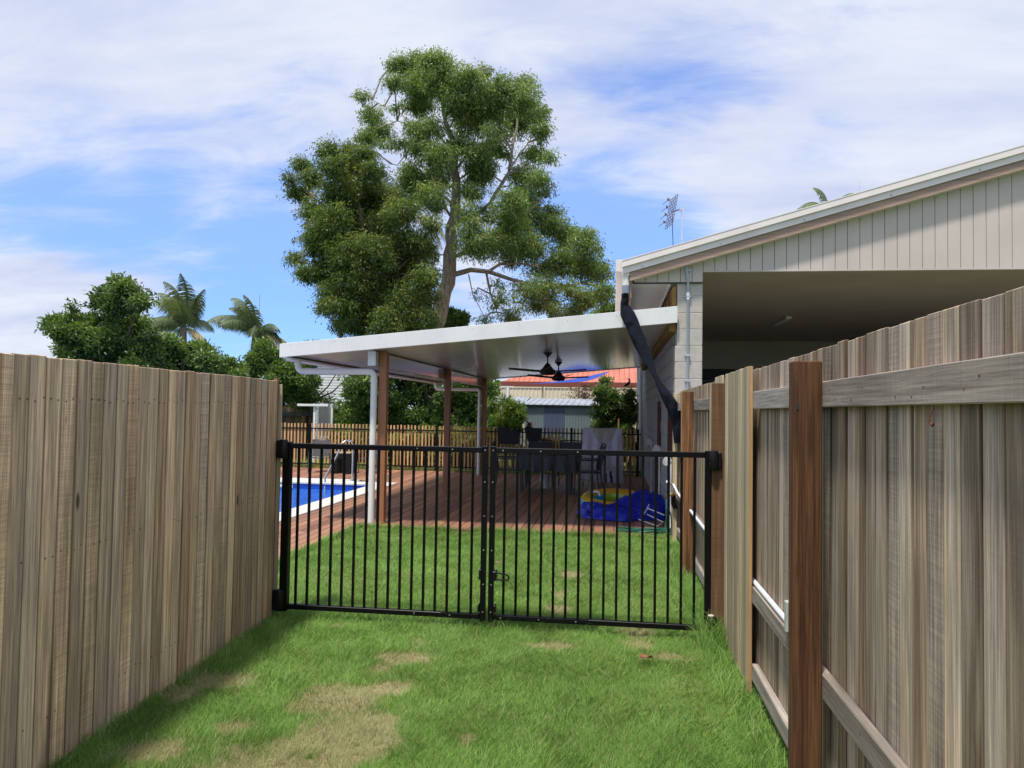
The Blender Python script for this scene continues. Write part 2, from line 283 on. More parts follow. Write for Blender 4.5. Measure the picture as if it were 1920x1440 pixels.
def grassmat(name, soil=False):
    m, nt, N, L, b = nodes(name); N.remove(b); out = N['Material Output']
    d = N.new('ShaderNodeAttribute'); d.attribute_name = 'dry'; t = N.new('ShaderNodeAttribute'); t.attribute_name = 'tint'
    g = N.new('ShaderNodeValToRGB'); L.new(t.outputs['Fac'], g.inputs[0])
    g.color_ramp.elements[0].color = (0.11, 0.225, 0.035, 1) if not soil else (0.08, 0.12, 0.025, 1); g.color_ramp.elements[1].color = (0.35, 0.58, 0.14, 1) if not soil else (0.15, 0.20, 0.05, 1)
    s = N.new('ShaderNodeValToRGB'); L.new(t.outputs['Fac'], s.inputs[0])
    s.color_ramp.elements[0].color = (0.36, 0.28, 0.15, 1) if not soil else (0.26, 0.20, 0.11, 1); s.color_ramp.elements[1].color = (0.62, 0.52, 0.33, 1) if not soil else (0.38, 0.30, 0.19, 1)
    mx = N.new('ShaderNodeMix'); mx.data_type = 'RGBA'; L.new(d.outputs['Fac'], mx.inputs[0]); L.new(g.outputs[0], mx.inputs[6]); L.new(s.outputs[0], mx.inputs[7])
    p = N.new('ShaderNodeBsdfPrincipled'); L.new(mx.outputs[2], p.inputs['Base Color']); p.inputs['Roughness'].default_value = 0.6; p.inputs['Specular IOR Level'].default_value = 0.25
    if soil: L.new(p.outputs[0], out.inputs[0]); return m
    tr = N.new('ShaderNodeBsdfTranslucent'); L.new(mx.outputs[2], tr.inputs[0])
    ms = N.new('ShaderNodeMixShader'); ms.inputs[0].default_value = 0.35; L.new(p.outputs[0], ms.inputs[1]); L.new(tr.outputs[0], ms.inputs[2]); L.new(ms.outputs[0], out.inputs[0]); return m
M['blade'] = grassmat('grass_blades'); M['lawnbase'] = grassmat('lawn_soil', True)
def farground():
    m, nt, N, L, b = nodes('ground_green'); tc = N.new('ShaderNodeTexCoord'); n = N.new('ShaderNodeTexNoise'); n.inputs['Scale'].default_value = 0.8; n.inputs['Detail'].default_value = 10; L.new(tc.outputs['Object'], n.inputs['Vector'])
    r = N.new('ShaderNodeValToRGB'); r.color_ramp.elements[0].position = 0.35; r.color_ramp.elements[1].position = 0.7; r.color_ramp.elements[0].color = (0.05, 0.085, 0.018, 1); r.color_ramp.elements[1].color = (0.12, 0.17, 0.035, 1)
    L.new(n.outputs[0], r.inputs[0]); L.new(r.outputs[0], b.inputs['Base Color']); b.inputs['Roughness'].default_value = 0.9; return m
M['ground'] = farground()
def watermat():
    m, nt, N, L, b = nodes('pool_water')
    b.inputs['Base Color'].default_value = (0.012, 0.10, 0.62, 1); b.inputs['Roughness'].default_value = 0.04; b.inputs['IOR'].default_value = 1.33; b.inputs['Specular IOR Level'].default_value = 0.35
    tc = N.new('ShaderNodeTexCoord'); mp = N.new('ShaderNodeMapping'); mp.inputs['Scale'].default_value = (3, 8, 1); L.new(tc.outputs['Object'], mp.inputs[0])
    n = N.new('ShaderNodeTexNoise'); n.inputs['Scale'].default_value = 2.6; n.inputs['Detail'].default_value = 6; n.inputs['Distortion'].default_value = 1.2; L.new(mp.outputs[0], n.inputs['Vector'])
    r = N.new('ShaderNodeValToRGB'); L.new(n.outputs[0], r.inputs[0]); r.color_ramp.elements[0].position = 0.38; r.color_ramp.elements[1].position = 0.68; r.color_ramp.elements[0].color = (0.008, 0.06, 0.38, 1); r.color_ramp.elements[1].color = (0.04, 0.22, 0.72, 1)
    L.new(r.outputs[0], b.inputs['Base Color'])
    bp = N.new('ShaderNodeBump'); bp.inputs['Strength'].default_value = 0.6; bp.inputs['Distance'].default_value = 0.05; L.new(n.outputs[0], bp.inputs['Height']); L.new(bp.outputs[0], b.inputs['Normal']); return m
M['water'] = watermat()
def clearmat():
    m, nt, N, L, b = nodes('clear_acrylic'); N.remove(b); out = N['Material Output']
    t = N.new('ShaderNodeBsdfTransparent'); t.inputs[0].default_value = (0.985, 0.985, 0.985, 1); g = N.new('ShaderNodeBsdfGlossy'); g.inputs['Roughness'].default_value = 0.12; g.inputs[0].default_value = (0.9, 0.9, 0.9, 1)
    f = N.new('ShaderNodeFresnel'); f.inputs[0].default_value = 1.13; mx = N.new('ShaderNodeMixShader'); L.new(f.outputs[0], mx.inputs[0]); L.new(t.outputs[0], mx.inputs[1]); L.new(g.outputs[0], mx.inputs[2]); L.new(mx.outputs[0], out.inputs[0]); return m
M['clear'] = clearmat()
def floatmat():
    m, nt, N, L, b = nodes('printed_vinyl'); tc = N.new('ShaderNodeTexCoord'); sp = N.new('ShaderNodeSeparateXYZ'); L.new(tc.outputs['Object'], sp.inputs[0])
    r = N.new('ShaderNodeValToRGB'); r.color_ramp.interpolation = 'CONSTANT'
    mr = N.new('ShaderNodeMapRange'); mr.inputs['From Min'].default_value = -0.7; mr.inputs['From Max'].default_value = 0.7; L.new(sp.outputs[0], mr.inputs['Value']); L.new(mr.outputs[0], r.inputs[0])
    cs = [(0, (0.02, 0.33, 0.55)), (0.36, (0.28, 0.42, 0.03)), (0.62, (0.62, 0.36, 0.02)), (0.82, (0.60, 0.13, 0.02))]
    for i, (p, c) in enumerate(cs):
        e = r.color_ramp.elements[i] if i < 2 else r.color_ramp.elements.new(p)
        e.position = p; e.color = rgb(c)
    r2 = N.new('ShaderNodeValToRGB'); r2.color_ramp.elements[0].color = (0.55, 0.40, 0.02, 1); r2.color_ramp.elements[1].color = (0.62, 0.16, 0.02, 1); L.new(mr.outputs[0], r2.inputs[0])
    mz = N.new('ShaderNodeMath'); mz.operation = 'GREATER_THAN'; L.new(sp.outputs[2], mz.inputs[0]); mz.inputs[1].default_value = 0.085
    mx = N.new('ShaderNodeMix'); mx.data_type = 'RGBA'; L.new(mz.outputs[0], mx.inputs[0]); L.new(r.outputs[0], mx.inputs[6]); L.new(r2.outputs[0], mx.inputs[7])
    mw = N.new('ShaderNodeMath'); mw.operation = 'LESS_THAN'; L.new(sp.outputs[2], mw.inputs[0]); mw.inputs[1].default_value = -0.07
    m3 = N.new('ShaderNodeMix'); m3.data_type = 'RGBA'; L.new(mw.outputs[0], m3.inputs[0]); L.new(mx.outputs[2], m3.inputs[6]); m3.inputs[7].default_value = (0.7, 0.7, 0.7, 1)
    L.new(m3.outputs[2], b.inputs['Base Color']); b.inputs['Roughness'].default_value = 0.2; return m
M['float'] = floatmat()

# ------------------------------------------------------------------ geometry helpers
class MB:
    def __init__(s): s.v = []; s.f = []
    def box(s, x0, x1, y0, y1, z0, z1):
        b = len(s.v); s.v += [(x0, y0, z0), (x1, y0, z0), (x1, y1, z0), (x0, y1, z0), (x0, y0, z1), (x1, y0, z1), (x1, y1, z1), (x0, y1, z1)]
        s.f += [tuple(b+i for i in q) for q in ((3, 2, 1, 0), (4, 5, 6, 7), (0, 1, 5, 4), (1, 2, 6, 5), (2, 3, 7, 6), (3, 0, 4, 7))]; return s
    def poly(s, pts, faces):
        b = len(s.v); s.v += [tuple(p) for p in pts]; s.f += [tuple(b+i for i in q) for q in faces]; return s
    def prism(s, prof, axis, a0, a1):
        "closed profile (list of 2D points) extruded along axis"
        n = len(prof); b = len(s.v)
        for a in (a0, a1):
            for p in prof:
                q = {'x': (a, p[0], p[1]), 'y': (p[0], a, p[1]), 'z': (p[0], p[1], a)}[axis]; s.v.append(q)
        s.f.append(tuple(range(b, b+n))); s.f.append(tuple(reversed(range(b+n, b+2*n))))
        for i in range(n): s.f.append((b+i, b+n+i, b+n+(i+1) % n, b+(i+1) % n))
        return s
    def tube(s, path, r, n=8, cap=True):
        path = [Vector(p) for p in path]; rs = r if isinstance(r, (list, tuple)) else [r]*len(path)
        b = len(s.v); prev = None
        for i, p in enumerate(path):
            d = (path[min(i+1, len(path)-1)]-path[max(i-1, 0)]); d = d.normalized() if d.length > 1e-9 else Vector((0, 0, 1))
            if prev is None:
                a = Vector((0, 0, 1)) if abs(d.z) < 0.9 else Vector((1, 0, 0)); u = d.cross(a).normalized()
            else:
                u = prev-d*prev.dot(d); u = u.normalized() if u.length > 1e-6 else d.orthogonal().normalized()
            prev = u; w = d.cross(u)
            for k in range(n):
                t = 2*PI*k/n; s.v.append(tuple(p+(u*math.cos(t)+w*math.sin(t))*rs[i]))
        for i in range(len(path)-1):
            for k in range(n): s.f.append((b+i*n+k, b+i*n+(k+1) % n, b+(i+1)*n+(k+1) % n, b+(i+1)*n+k))
        if cap: s.f.append(tuple(reversed(range(b, b+n)))); s.f.append(tuple(range(b+(len(path)-1)*n, b+len(path)*n)))
        return s
    def lathe(s, prof, c=(0, 0, 0), n=20):
        "prof: (radius, z)"
        b = len(s.v)
        for r, z in prof:
            for k in range(n): t = 2*PI*k/n; s.v.append((c[0]+r*math.cos(t), c[1]+r*math.sin(t), c[2]+z))
        for i in range(len(prof)-1):
            for k in range(n): s.f.append((b+i*n+k, b+i*n+(k+1) % n, b+(i+1)*n+(k+1) % n, b+(i+1)*n+k))
        s.f.append(tuple(reversed(range(b, b+n)))); s.f.append(tuple(range(b+(len(prof)-1)*n, b+len(prof)*n))); return s
    def mesh(s, name, m, smooth=False, bevel=0.0, fix=True):
        me = bpy.data.meshes.new(name); me.from_pydata(s.v, [], s.f)
        if fix or bevel:
            bm = bmesh.new(); bm.from_mesh(me)
            if fix: bmesh.ops.recalc_face_normals(bm, faces=bm.faces)
            if bevel: bmesh.ops.bevel(bm, geom=[e for e in bm.edges], offset=bevel, segments=1, affect='EDGES')
            bm.to_mesh(me); bm.free()
        if smooth:
            me.polygons.foreach_set('use_smooth', [True]*len(me.polygons)); me.set_sharp_from_angle(angle=math.radians(35))
        if m is not None: me.materials.append(m)
        return me
    def obj(s, name, m, parent=None, smooth=False, bevel=0.0, fix=True): return link(name, s.mesh(name, m, smooth, bevel, fix), parent)
def link(name, me, parent=None, loc=None, rot=None):
    o = bpy.data.objects.new(name, me); COL.objects.link(o)
    if parent is not None:
        o.parent = parent
        if loc is None: o.matrix_parent_inverse = Matrix.Translation(-root_loc(parent))
        else: LOC[o.name] = root_loc(parent)+Vector(loc)
    if loc is not None: o.location = loc
    if rot is not None: o.rotation_euler = rot
    return o
LOC = {}
def root_loc(p):
    return LOC.get(p.name, Vector((0, 0, 0)))
def thing(name, label, cat, loc=(0, 0, 0), group=None, kind=None):
    o = bpy.data.objects.new(name, None); COL.objects.link(o); o.location = loc; o.empty_display_size = 0.1; LOC[o.name] = Vector(loc)
    tag(o, label, cat, group, kind); return o
def tag(o, label=None, cat=None, group=None, kind=None):
    if label: o['label'] = label
    if cat: o['category'] = cat
    if group: o['group'] = group
    if kind: o['kind'] = kind
    return o
def piece(name, me, parent, wloc, rot=None):
    "shared mesh placed at world location under parent"
    o = bpy.data.objects.new(name, me); COL.objects.link(o); o.parent = parent; o.location = Vector(wloc)-root_loc(parent)
    if rot is not None: o.rotation_euler = rot
    return o
def fastmesh(name, V, F4, mat, attrs=None, smooth=False):
    "V (n,3) float, F4 (m,k) int, numpy"
    me = bpy.data.meshes.new(name); n = len(V); m, k = F4.shape
    me.vertices.add(n); me.vertices.foreach_set('co', V.astype(np.float32).ravel())
    me.loops.add(m*k); me.loops.foreach_set('vertex_index', F4.astype(np.int32).ravel())
    me.polygons.add(m); me.polygons.foreach_set('loop_start', (np.arange(m)*k).astype(np.int32)); me.polygons.foreach_set('loop_total', np.full(m, k, np.int32))
    me.update(calc_edges=True)
    for nm, a in (attrs or {}).items():
        at_ = me.attributes.new(nm, 'FLOAT', 'POINT'); at_.data.foreach_set('value', a.astype(np.float32))
    if smooth: me.polygons.foreach_set('use_smooth', np.ones(m, bool))
    me.materials.append(mat); return me
def vnoise(x, y, seed=0, oct_=3):
    "cheap value noise in numpy, 0..1"
    tot = 0; amp = 1; s = 0
    for o in range(oct_):
        xi = np.floor(x).astype(np.int64); yi = np.floor(y).astype(np.int64); fx = x-xi; fy = y-yi
        fx = fx*fx*(3-2*fx); fy = fy*fy*(3-2*fy)
        def h(a, b):
            n = (a*374761393+b*668265263+(seed+o)*974634777) & 0x7fffffff; n = (n ^ (n >> 13))*1274126177 & 0x7fffffff
            return ((n ^ (n >> 16)) & 0xffff)/65535.
        v = h(xi, yi)*(1-fx)*(1-fy)+h(xi+1, yi)*fx*(1-fy)+h(xi, yi+1)*(1-fx)*fy+h(xi+1, yi+1)*fx*fy
        tot = tot+v*amp; s += amp; amp *= 0.5; x = x*2.03+11.1; y = y*2.03+5.7
    return tot/s

# ------------------------------------------------------------------ ground, lawn
DX = -3.43      # the deck's long edge beside the lawn
DY = 9.87       # the deck's front edge
PX0, PX1, PY0, PY1 = -10.0, -4.90, 3.0, 15.15      # pool water
g = MB()
xs = [-400, PX0-0.3, PX1+0.2, 400]; ys = [-200, PY0-0.3, PY1+0.3, 800]
for i in range(3):
    for j in range(3):
        if i == 1 and j == 1: continue
        g.poly([(xs[i], ys[j], -0.05), (xs[i+1], ys[j], -0.05), (xs[i+1], ys[j+1], -0.05), (xs[i], ys[j+1], -0.05)], [(0, 1, 2, 3)])
tag(g.obj('ground', M['ground'], fix=False), kind='structure')

DRY = [(410, 1275, 0.15, 0.10), (350, 1300, 0.10, 0.08), (640, 1305, 0.20, 0.13), (600, 1385, 0.22, 0.13), (660, 1400, 0.16, 0.10), (700, 1350, 0.10, 0.10), (765, 1232, 0.14, 0.10), (715, 1248, 0.08, 0.06), (790, 1195, 0.08, 0.08),
       (1060, 1207, 0.16, 0.05), (1205, 1205, 0.13, 0.09), (1250, 1224, 0.12, 0.05), (630, 1168, 0.07, 0.06), (510, 1425, 0.22, 0.10), (430, 1445, 0.20, 0.12), (300, 1395, 0.14, 0.09),
       (450, 1358, 0.07, 0.05), (860, 992, 0.16, 0.10), (1068, 1073, 0.10, 0.10), (1050, 1110, 0.07, 0.12), (1045, 1138, 0.07, 0.08), (930, 1050, 0.05, 0.05), (730, 1285, 0.10, 0.08), (600, 1440, 0.16, 0.08), (880, 1375, 0.05, 0.05), (1190, 1180, 0.12, 0.10)]
def dryness(x, y):
    d = np.zeros_like(x); wob = (vnoise(x*5, y*5, 3, 4)-0.5)*2.2+(vnoise(x*30, y*30, 13)-0.5)*1.2
    for px_, py_, rx, ry in DRY:
        c = gr(px_, py_); q = np.sqrt(((x-c.x)/(rx*1.15))**2+((y-c.y)/(ry*1.5))**2)+wob
        d = np.maximum(d, np.clip((1.15-q)/0.9, 0, 0.6))
    return d
GX0, GX1 = -3.43, 1.6
nx, ny = 120, 260
gx, gy = np.meshgrid(np.linspace(GX0, GX1, nx), np.linspace(-0.5, DY+0.02, ny)); gx = gx.ravel(); gy = gy.ravel()
gz = -0.032+0.012*vnoise(gx*2, gy*2, 5)
V = np.stack([gx, gy, gz], 1); ii = (np.arange(ny-1)[:, None]*nx+np.arange(nx-1)).ravel()
F = np.stack([ii, ii+1, ii+1+nx, ii+nx], 1)
lawn = link('lawn_soil', fastmesh('lawn_soil', V, F, M['lawnbase'], {'dry': np.clip(dryness(gx, gy)*1.2, 0, 1), 'tint': vnoise(gx*9, gy*9, 8)}, True))
tag(lawn, kind='structure')
def blades(n, x0, x1, y0, y1, hmin, hmax, w, seed, dens=None, segs=2):
    r = np.random.default_rng(seed)
    x = r.uniform(x0, x1, n); y = r.uniform(y0, y1, n)
    dr = dryness(x, y)
    keep = r.random(n) > dr*0.35
    if dens is not None: keep &= r.random(n) < dens(x, y)
    x = x[keep]; y = y[keep]; dr = dr[keep]; n = len(x)
    lng = vnoise(x*3.1, y*3.1, 21)
    h = r.uniform(hmin, hmax, n)*(0.75+0.5*lng)*(1-0.45*dr)
    h *= np.where(r.random(n) < 0.03, 1.6, 1.0)
    a = r.uniform(0, 2*PI, n); lean = r.uniform(0.3, 1.3, n)*h; la = r.uniform(0, 2*PI, n)*0.65+vnoise(x*4.3, y*4.3, 31)*9
    dx, dy = np.cos(a)*w*0.5, np.sin(a)*w*0.5; lx, ly = np.cos(la)*lean, np.sin(la)*lean
    z0 = -0.03
    pts = [np.stack([x-dx, y-dy, np.full(n, z0)], 1), np.stack([x+dx, y+dy, np.full(n, z0)], 1),
           np.stack([x+lx*0.35+dx*.8, y+ly*0.35+dy*.8, z0+h*0.6], 1), np.stack([x+lx*0.35-dx*.8, y+ly*0.35-dy*.8, z0+h*0.6], 1),
           np.stack([x+lx+dx*.15, y+ly+dy*.15, z0+h], 1), np.stack([x+lx-dx*.15, y+ly-dy*.15, z0+h], 1)]
    V = np.stack(pts, 1).reshape(-1, 3); i = np.arange(n)*6
    F = np.concatenate([np.stack([i, i+1, i+2, i+3], 1), np.stack([i+3, i+2, i+4, i+5], 1)])
    patch = vnoise(x*1.1, y*1.1, 41); fine_ = vnoise(x*6, y*6, 43)
    tint = np.clip(r.normal(0.42, 0.17, n)+(patch-0.5)*0.55+(fine_-0.5)*0.35, 0, 1)
    dry = np.clip(dr*(0.75+0.5*r.random(n))+(r.random(n) < 0.07)*0.65+np.clip(vnoise(x*2.2, y*2.2, 77)-0.55, 0, 1)*0.9*(r.random(n)), 0, 1)
    return V, F, np.repeat(tint, 6), np.repeat(dry, 6)
def join(parts):
    Vs = []; Fs = []; A = []; B = []; o = 0
    for V, F, a, b in parts: Vs.append(V); Fs.append(F+o); o += len(V); A.append(a); B.append(b)
    return np.concatenate(Vs), np.concatenate(Fs), np.concatenate(A), np.concatenate(B)
parts = [blades(190000, -2.5, 0.95, 1.9, 3.9, 0.018, 0.044, 0.0024, 1),
         blades(125000, -2.7, 0.95, 3.9, 6.2, 0.02, 0.042, 0.0032, 2),
         blades(100000, -3.42, 0.95, 6.2, DY, 0.02, 0.038, 0.0046, 3),
         blades(4000, 0.62, 0.92, 3.2, 9.5, 0.05, 0.12, 0.004, 4), blades(4500, -2.56, -2.36, 2.2, 5.6, 0.04, 0.085, 0.0038, 5),
         blades(1500, -2.5, 0.8, 5.45, 5.62, 0.05, 0.09, 0.0035, 6), blades(450, 0.6, 0.85, 5.25, 5.6, 0.10, 0.25, 0.004, 7),
         blades(3500, -3.42, 0.8, DY-0.12, DY, 0.05, 0.09, 0.005, 8), blades(2500, DX-0.02, DX+0.1, 6, DY, 0.05, 0.08, 0.005, 9)]
V, F, A, B = join(parts)
tag(link('lawn_grass', fastmesh('lawn_grass', V, F, M['blade'], {'tint': A, 'dry': B})), 'short green lawn with straw coloured dry patches between the two fences', 'grass', kind='stuff')
V, F, A, B = join([blades(60000, -11, 1.2, 19.05, 22.5, 0.05, 0.12, 0.012, 10)])
V[:, 2] -= 0.02
tag(link('back_lawn_grass', fastmesh('back_lawn_grass', V, F, M['blade'], {'tint': A, 'dry': B*0.5})), 'strip of green grass behind the orange picket fence', 'grass', kind='stuff')

# ------------------------------------------------------------------ deck, pool
deck = bpy.data.objects.new('deck', None); COL.objects.link(deck); tag(deck, kind='structure')
BW = 0.138
def deck_board(x, y0, y1):
    L_ = y1-y0
    key = round(L_, 2)
    if key not in deck_board.c: deck_board.c[key] = MB().box(-BW/2+0.0045, BW/2-0.0045, 0, L_, -0.022, 0).mesh('board', M['deck'], bevel=0.003)
    piece('board', deck_board.c[key], deck, (x, y0, random.uniform(-0.0015, 0.0015)))
deck_board.c = {}
FY = 18.97
x = 0.86-BW/2; i = 0
while x > -10.2:
    if x > DX+0.02: segs = [(DY, 14.25 if i % 2 else 13.1), (14.253 if i % 2 else 13.103, FY)]
    elif x > -4.52: segs = [(2.0, 7.4 if i % 2 else 9.2), (7.403 if i % 2 else 9.203, 13.4), (13.403, FY)]
    elif x > -5.4: segs = [(15.6, FY)]
    else: segs = [(16.05, FY)]
    for a, b in segs: deck_board(x, a, b)
    x -= BW; i += 1
fb = MB().box(DX+0.06, 0.8, DY-0.028, DY-0.004, -0.14, -0.001).obj('fascia_board', M['deck'], deck)
fb2 = MB().box(DX+0.004, DX+0.028, 2.0, DY-0.03, -0.14, -0.001).obj('fascia_board', M['deck'], deck)
tag(MB().box(-4.5, 0.85, DY+0.05, FY, -0.20, -0.045).box(-10.3, -4.51, 16.1, FY, -0.20, -0.045).box(-4.5, DX-0.02, 2.0, DY+0.04, -0.2, -0.045).obj('deck_substructure', M['soil'], deck), kind='stuff')
pool = thing('swimming_pool', 'bright blue swimming pool with white stone coping beside the deck', 'pool', (-7.4, 9, 0))
sh = MB()
WZ = -0.13
for a in ((PX0-0.05, PX0, PY0, PY1), (PX1, PX1+0.05, PY0, PY1), (PX0-0.05, PX1+0.05, PY1, PY1+0.05), (PX0-0.05, PX1+0.05, PY0-0.05, PY0)): sh.box(*a, -1.4, -0.032)
sh.box(PX0, PX1, PY0, PY1, -1.45, -1.4)
sh.obj('pool_shell', M['poolshell'], pool)
wv = MB(); wv.poly([(PX0, PY0, WZ), (PX1, PY0, WZ), (PX1, PY1, WZ), (PX0, PY1, WZ)], [(0, 1, 2, 3)]); wv.obj('water', M['water'], pool)
cop_y = MB().box(0, 0.395, 0, 0.596, -0.03, 0.012).mesh('coping_stone', M['coping'], bevel=0.006)
cop_x = MB().box(0, 0.596, 0, 0.45, -0.03, 0.012).mesh('coping_stone', M['coping'], bevel=0.006)
y = PY0
while y < PY1-0.1: piece('coping_stone', cop_y, pool, (PX1-0.02, y, 0.002)); y += 0.6
xx = PX1+0.38-0.596
while xx > PX0: piece('coping_stone', cop_x, pool, (xx, PY1-0.015, 0.003)); xx -= 0.6
cw = MB().box(0, 0.596, 0, 0.42, -0.03, 0.012).mesh('coping_stone', M['coping'], bevel=0.006)
for k in range(5): piece('coping_stone', cw, pool, (-5.45-0.6*(k+1), PY1+0.44, 0.0025))
pos = gr(580, 909, -0.05)
MB().box(-7.0, -6.66, PY1-0.02, PY1-0.001, -0.12, -0.045).box(-6.97, -6.69, PY1-0.03, PY1-0.02, -0.10, -0.065).obj('skimmer', M['white'], pool)

# pool handrail
hr = thing('pool_handrail', 'bent stainless steel grab rail at the far corner of the pool', 'handrail', (-5.6, 15.5, 0))
p0 = gr(663, 902); a1 = at(663, 842, 15.9)
MB().tube([(p0.x, 15.7, 0), (p0.x, 15.7, 0.80), (p0.x-0.03, 15.66, 0.87), (p0.x-0.12, 15.60, 0.88), (p0.x-0.2, 15.55, 0.82), (p0.x-0.27, 15.45, 0.55), (p0.x-0.44, 15.25, 0.10), (p0.x-0.42, 15.2, 0.0), (p0.x-0.38, 15.1, -0.2)], 0.022, 10).obj('rail', M['steel'], hr, smooth=True)
MB().lathe([(0.045, 0.012), (0.045, 0.02), (0.03, 0.045)], (p0.x, 15.7, 0)).obj('base_collar', M['steel'], hr, smooth=True)

# ------------------------------------------------------------------ left fence
lf = thing('timber_fence', 'tall weathered tan paling fence on the left of the grass', 'fence', (-2.45, 3, 0))
lfb = [MB().box(-0.0075, 0.0075, -w/2, w/2, -0.06, 0).mesh('board', M['pine_l'], bevel=0.0015) for w in (0.098, 0.093)]
def lfx(y): return -2.285-0.0495*y
lang = math.atan(0.0495)
FH = 1.80
boards = {}
for w in (0.097, 0.091, 0.101): boards[w] = MB().box(-0.0075, 0.0075, -w/2, w/2, 0, FH+0.05).mesh('board', M['pine_l'], bevel=0.0028)
y = -1.2; k = 0
while y < 5.47:
    w = random.choice(list(boards)); y += w/2
    zt = 1.782+random.uniform(-0.004, 0.004)
    piece('board', boards[w], lf, (lfx(y)+random.uniform(-0.0012, 0.0012), y, zt-FH-0.05), (random.uniform(-0.0006, 0.0006), random.uniform(-0.002, 0.002), lang+random.uniform(-0.03, 0.03)))
    y += w/2; k += 1
rl = MB().box(-0.02, 0.02, -3.4, 3.4, -0.045, 0.045).mesh('rail', M['pine_rail'])
for z in (0.2, 0.9, 1.6): piece('rail', rl, lf, (lfx(2.1)-0.032, 2.1, z), (0, 0, lang))
pm = MB().box(-0.05, 0.05, -0.038, 0.038, -0.1, 1.78).mesh('post', M['pine_edge'], bevel=0.003)
for y in (0.6, 3.0, 5.44): piece('post', pm, lf, (lfx(y)-0.072 if y < 5 else lfx(y)-0.062, y+0.012, 0))
MB().box(-2.665, -2.535, 5.515, 5.531, 0, 1.755).obj('board', M['pine_new'], lf, bevel=0.0015)
MB().box(-2.588, -2.560, 5.485, 5.512, 0.02, 1.80).obj('trim_strip', M['hard_mid'], lf)
# nail heads, two to a board
nh = MB()
y = -1.15
while y < 5.4:
    for z in (1.60, 0.92, 0.22):
        if z != 1.60 and random.random() < 0.5: continue
        zz = z+random.uniform(-0.012, 0.012); xx = lfx(y)+0.0085
        nh.lathe([(0.004, -0.001), (0.0035, 0.001)], (0, 0, 0), 6); 
        n = 12; base = len(nh.v)-n
        for q in range(base, base+n): a, b, c = nh.v[q]; nh.v[q] = (xx+c, y+a, zz+b)
    y += random.choice((0.045, 0.052))
tag(nh.obj('nail_heads', M['screw'] if False else M['hard_dark'], lf), kind='stuff')

# ------------------------------------------------------------------ right fence
rf = thing('timber_fence', 'grey weathered paling fence on the right, rails and dark posts facing the grass', 'fence', (0.86, 4, 0))
RX = 0.80
rb = {}
for w in (0.098, 0.092, 0.102): rb[w] = MB().box(0, 0.015, -w/2, w/2, 0, 1.84).mesh('board', M['pine_r'], bevel=0.003)
y = 0.0
while y < 9.70:
    w = random.choice(list(rb)); y += w/2+0.0005
    dz = 0.004*math.sin(y*0.9)+random.uniform(-0.003, 0.003)
    piece('board', rb[w], rf, (RX+0.040+random.uniform(0, 0.0025), y, 0.013+dz), (0, random.uniform(-0.003, 0.003), random.uniform(-0.03, 0.03)))
    y += w/2+0.0015
def rail(y0, y1, z0, z1, x0=RX, m='pine_rail'): return MB().box(x0, x0+0.038, y0, y1, z0, z1).obj('rail', M[m], rf, bevel=0.003)
for a, b in ((-0.2, 3.05), (3.054, 4.50), (5.50, 7.70), (7.704, 9.66)):
    rail(a, b, 1.612, 1.712); rail(a, b, 0.505, 0.595); rail(a, b, 0.070, 0.158)
def rpost(y, x0, x1, h, m, d=0.075):
    return MB().box(x0, x1, y, y+d, -0.1, h).obj('post', M[m], rf, bevel=0.004)
rpost(3.03, 0.692, 0.7995, 1.79, 'hard_dark', 0.08); rpost(0.55, 0.692, 0.7995, 1.79, 'hard_dark')
tag(rpost(5.50, 0.700, 0.7995, 1.80, 'hard_mid'), 'brown post carrying the gate hinges')
rpost(7.70, 0.69, 0.7995, 1.80, 'hard_dark', 0.09)
MB().box(0.690, 0.6992, 5.53, 5.575, 0, 1.80).obj('trim_strip', M['pine_new'], rf)
MB().box(0.683, 0.6895, 7.72, 7.78, 0, 1.80).obj('trim_strip', M['pine_edge'], rf)
MB().box(0.752, 0.80, 9.60, 9.68, -0.05, 1.835).obj('post', M['pine_new'], rf, bevel=0.002)
# pale boards nailed over the inside face next to the gate, and a few past it
pn = MB().box(-0.016, 0, -0.046, 0.046, 0, 1.86).mesh('board', M['pine_new'], bevel=0.0025)
for k in range(10): piece('board', pn, rf, (RX-0.003+(k % 3)*0.002, 4.545+0.0945*k, 0.0+random.uniform(-0.004, 0.004)), (0, 0, random.uniform(-0.03, 0.03)))
pe = MB().box(RX-0.020, RX-0.001, 4.480, 4.495, 0.0, 1.858).obj('edge_board', M['pine_edge'], rf, bevel=0.001)
for k in range(4): piece('board', pn, rf, (RX-0.006, 5.63+0.0945*k, 0.0))
# slot in the near post, bolts through the posts, a wire hook on the top rail, nails along the rails
MB().box(0.703, 0.711, 3.0275, 3.0299, 1.60, 1.632).obj('slot', M['innerdark'], rf, bevel=0.0008)
MB().tube([(0.799, 2.02, 1.605), (0.792, 2.02, 1.585), (0.788, 2.015, 1.565), (0.789, 2.0, 1.558), (0.790, 1.99, 1.566)], 0.0025, 6).obj('wire_hook', M['brownwood'], rf, smooth=True)
nm = MB()
for y_ in np.arange(0.4, 9.5, 0.0985):
    if 4.45 < y_ < 5.6: continue
    for z_ in (1.655, 0.55):
        if random.random() < 0.45: continue
        c_ = (0.7995, y_+random.uniform(-0.03, 0.03), z_+random.uniform(-0.025, 0.025)); b_ = len(nm.v); nm.lathe([(0.003, -0.001), (0.003, 0.0008)], (0, 0, 0), 6)
        for q_ in range(b_, len(nm.v)): a, b, c = nm.v[q_]; nm.v[q_] = (c_[0]-c, c_[1]+a, c_[2]+b)
tag(nm.obj('nail_points', M['hard_dark'], rf), kind='stuff')
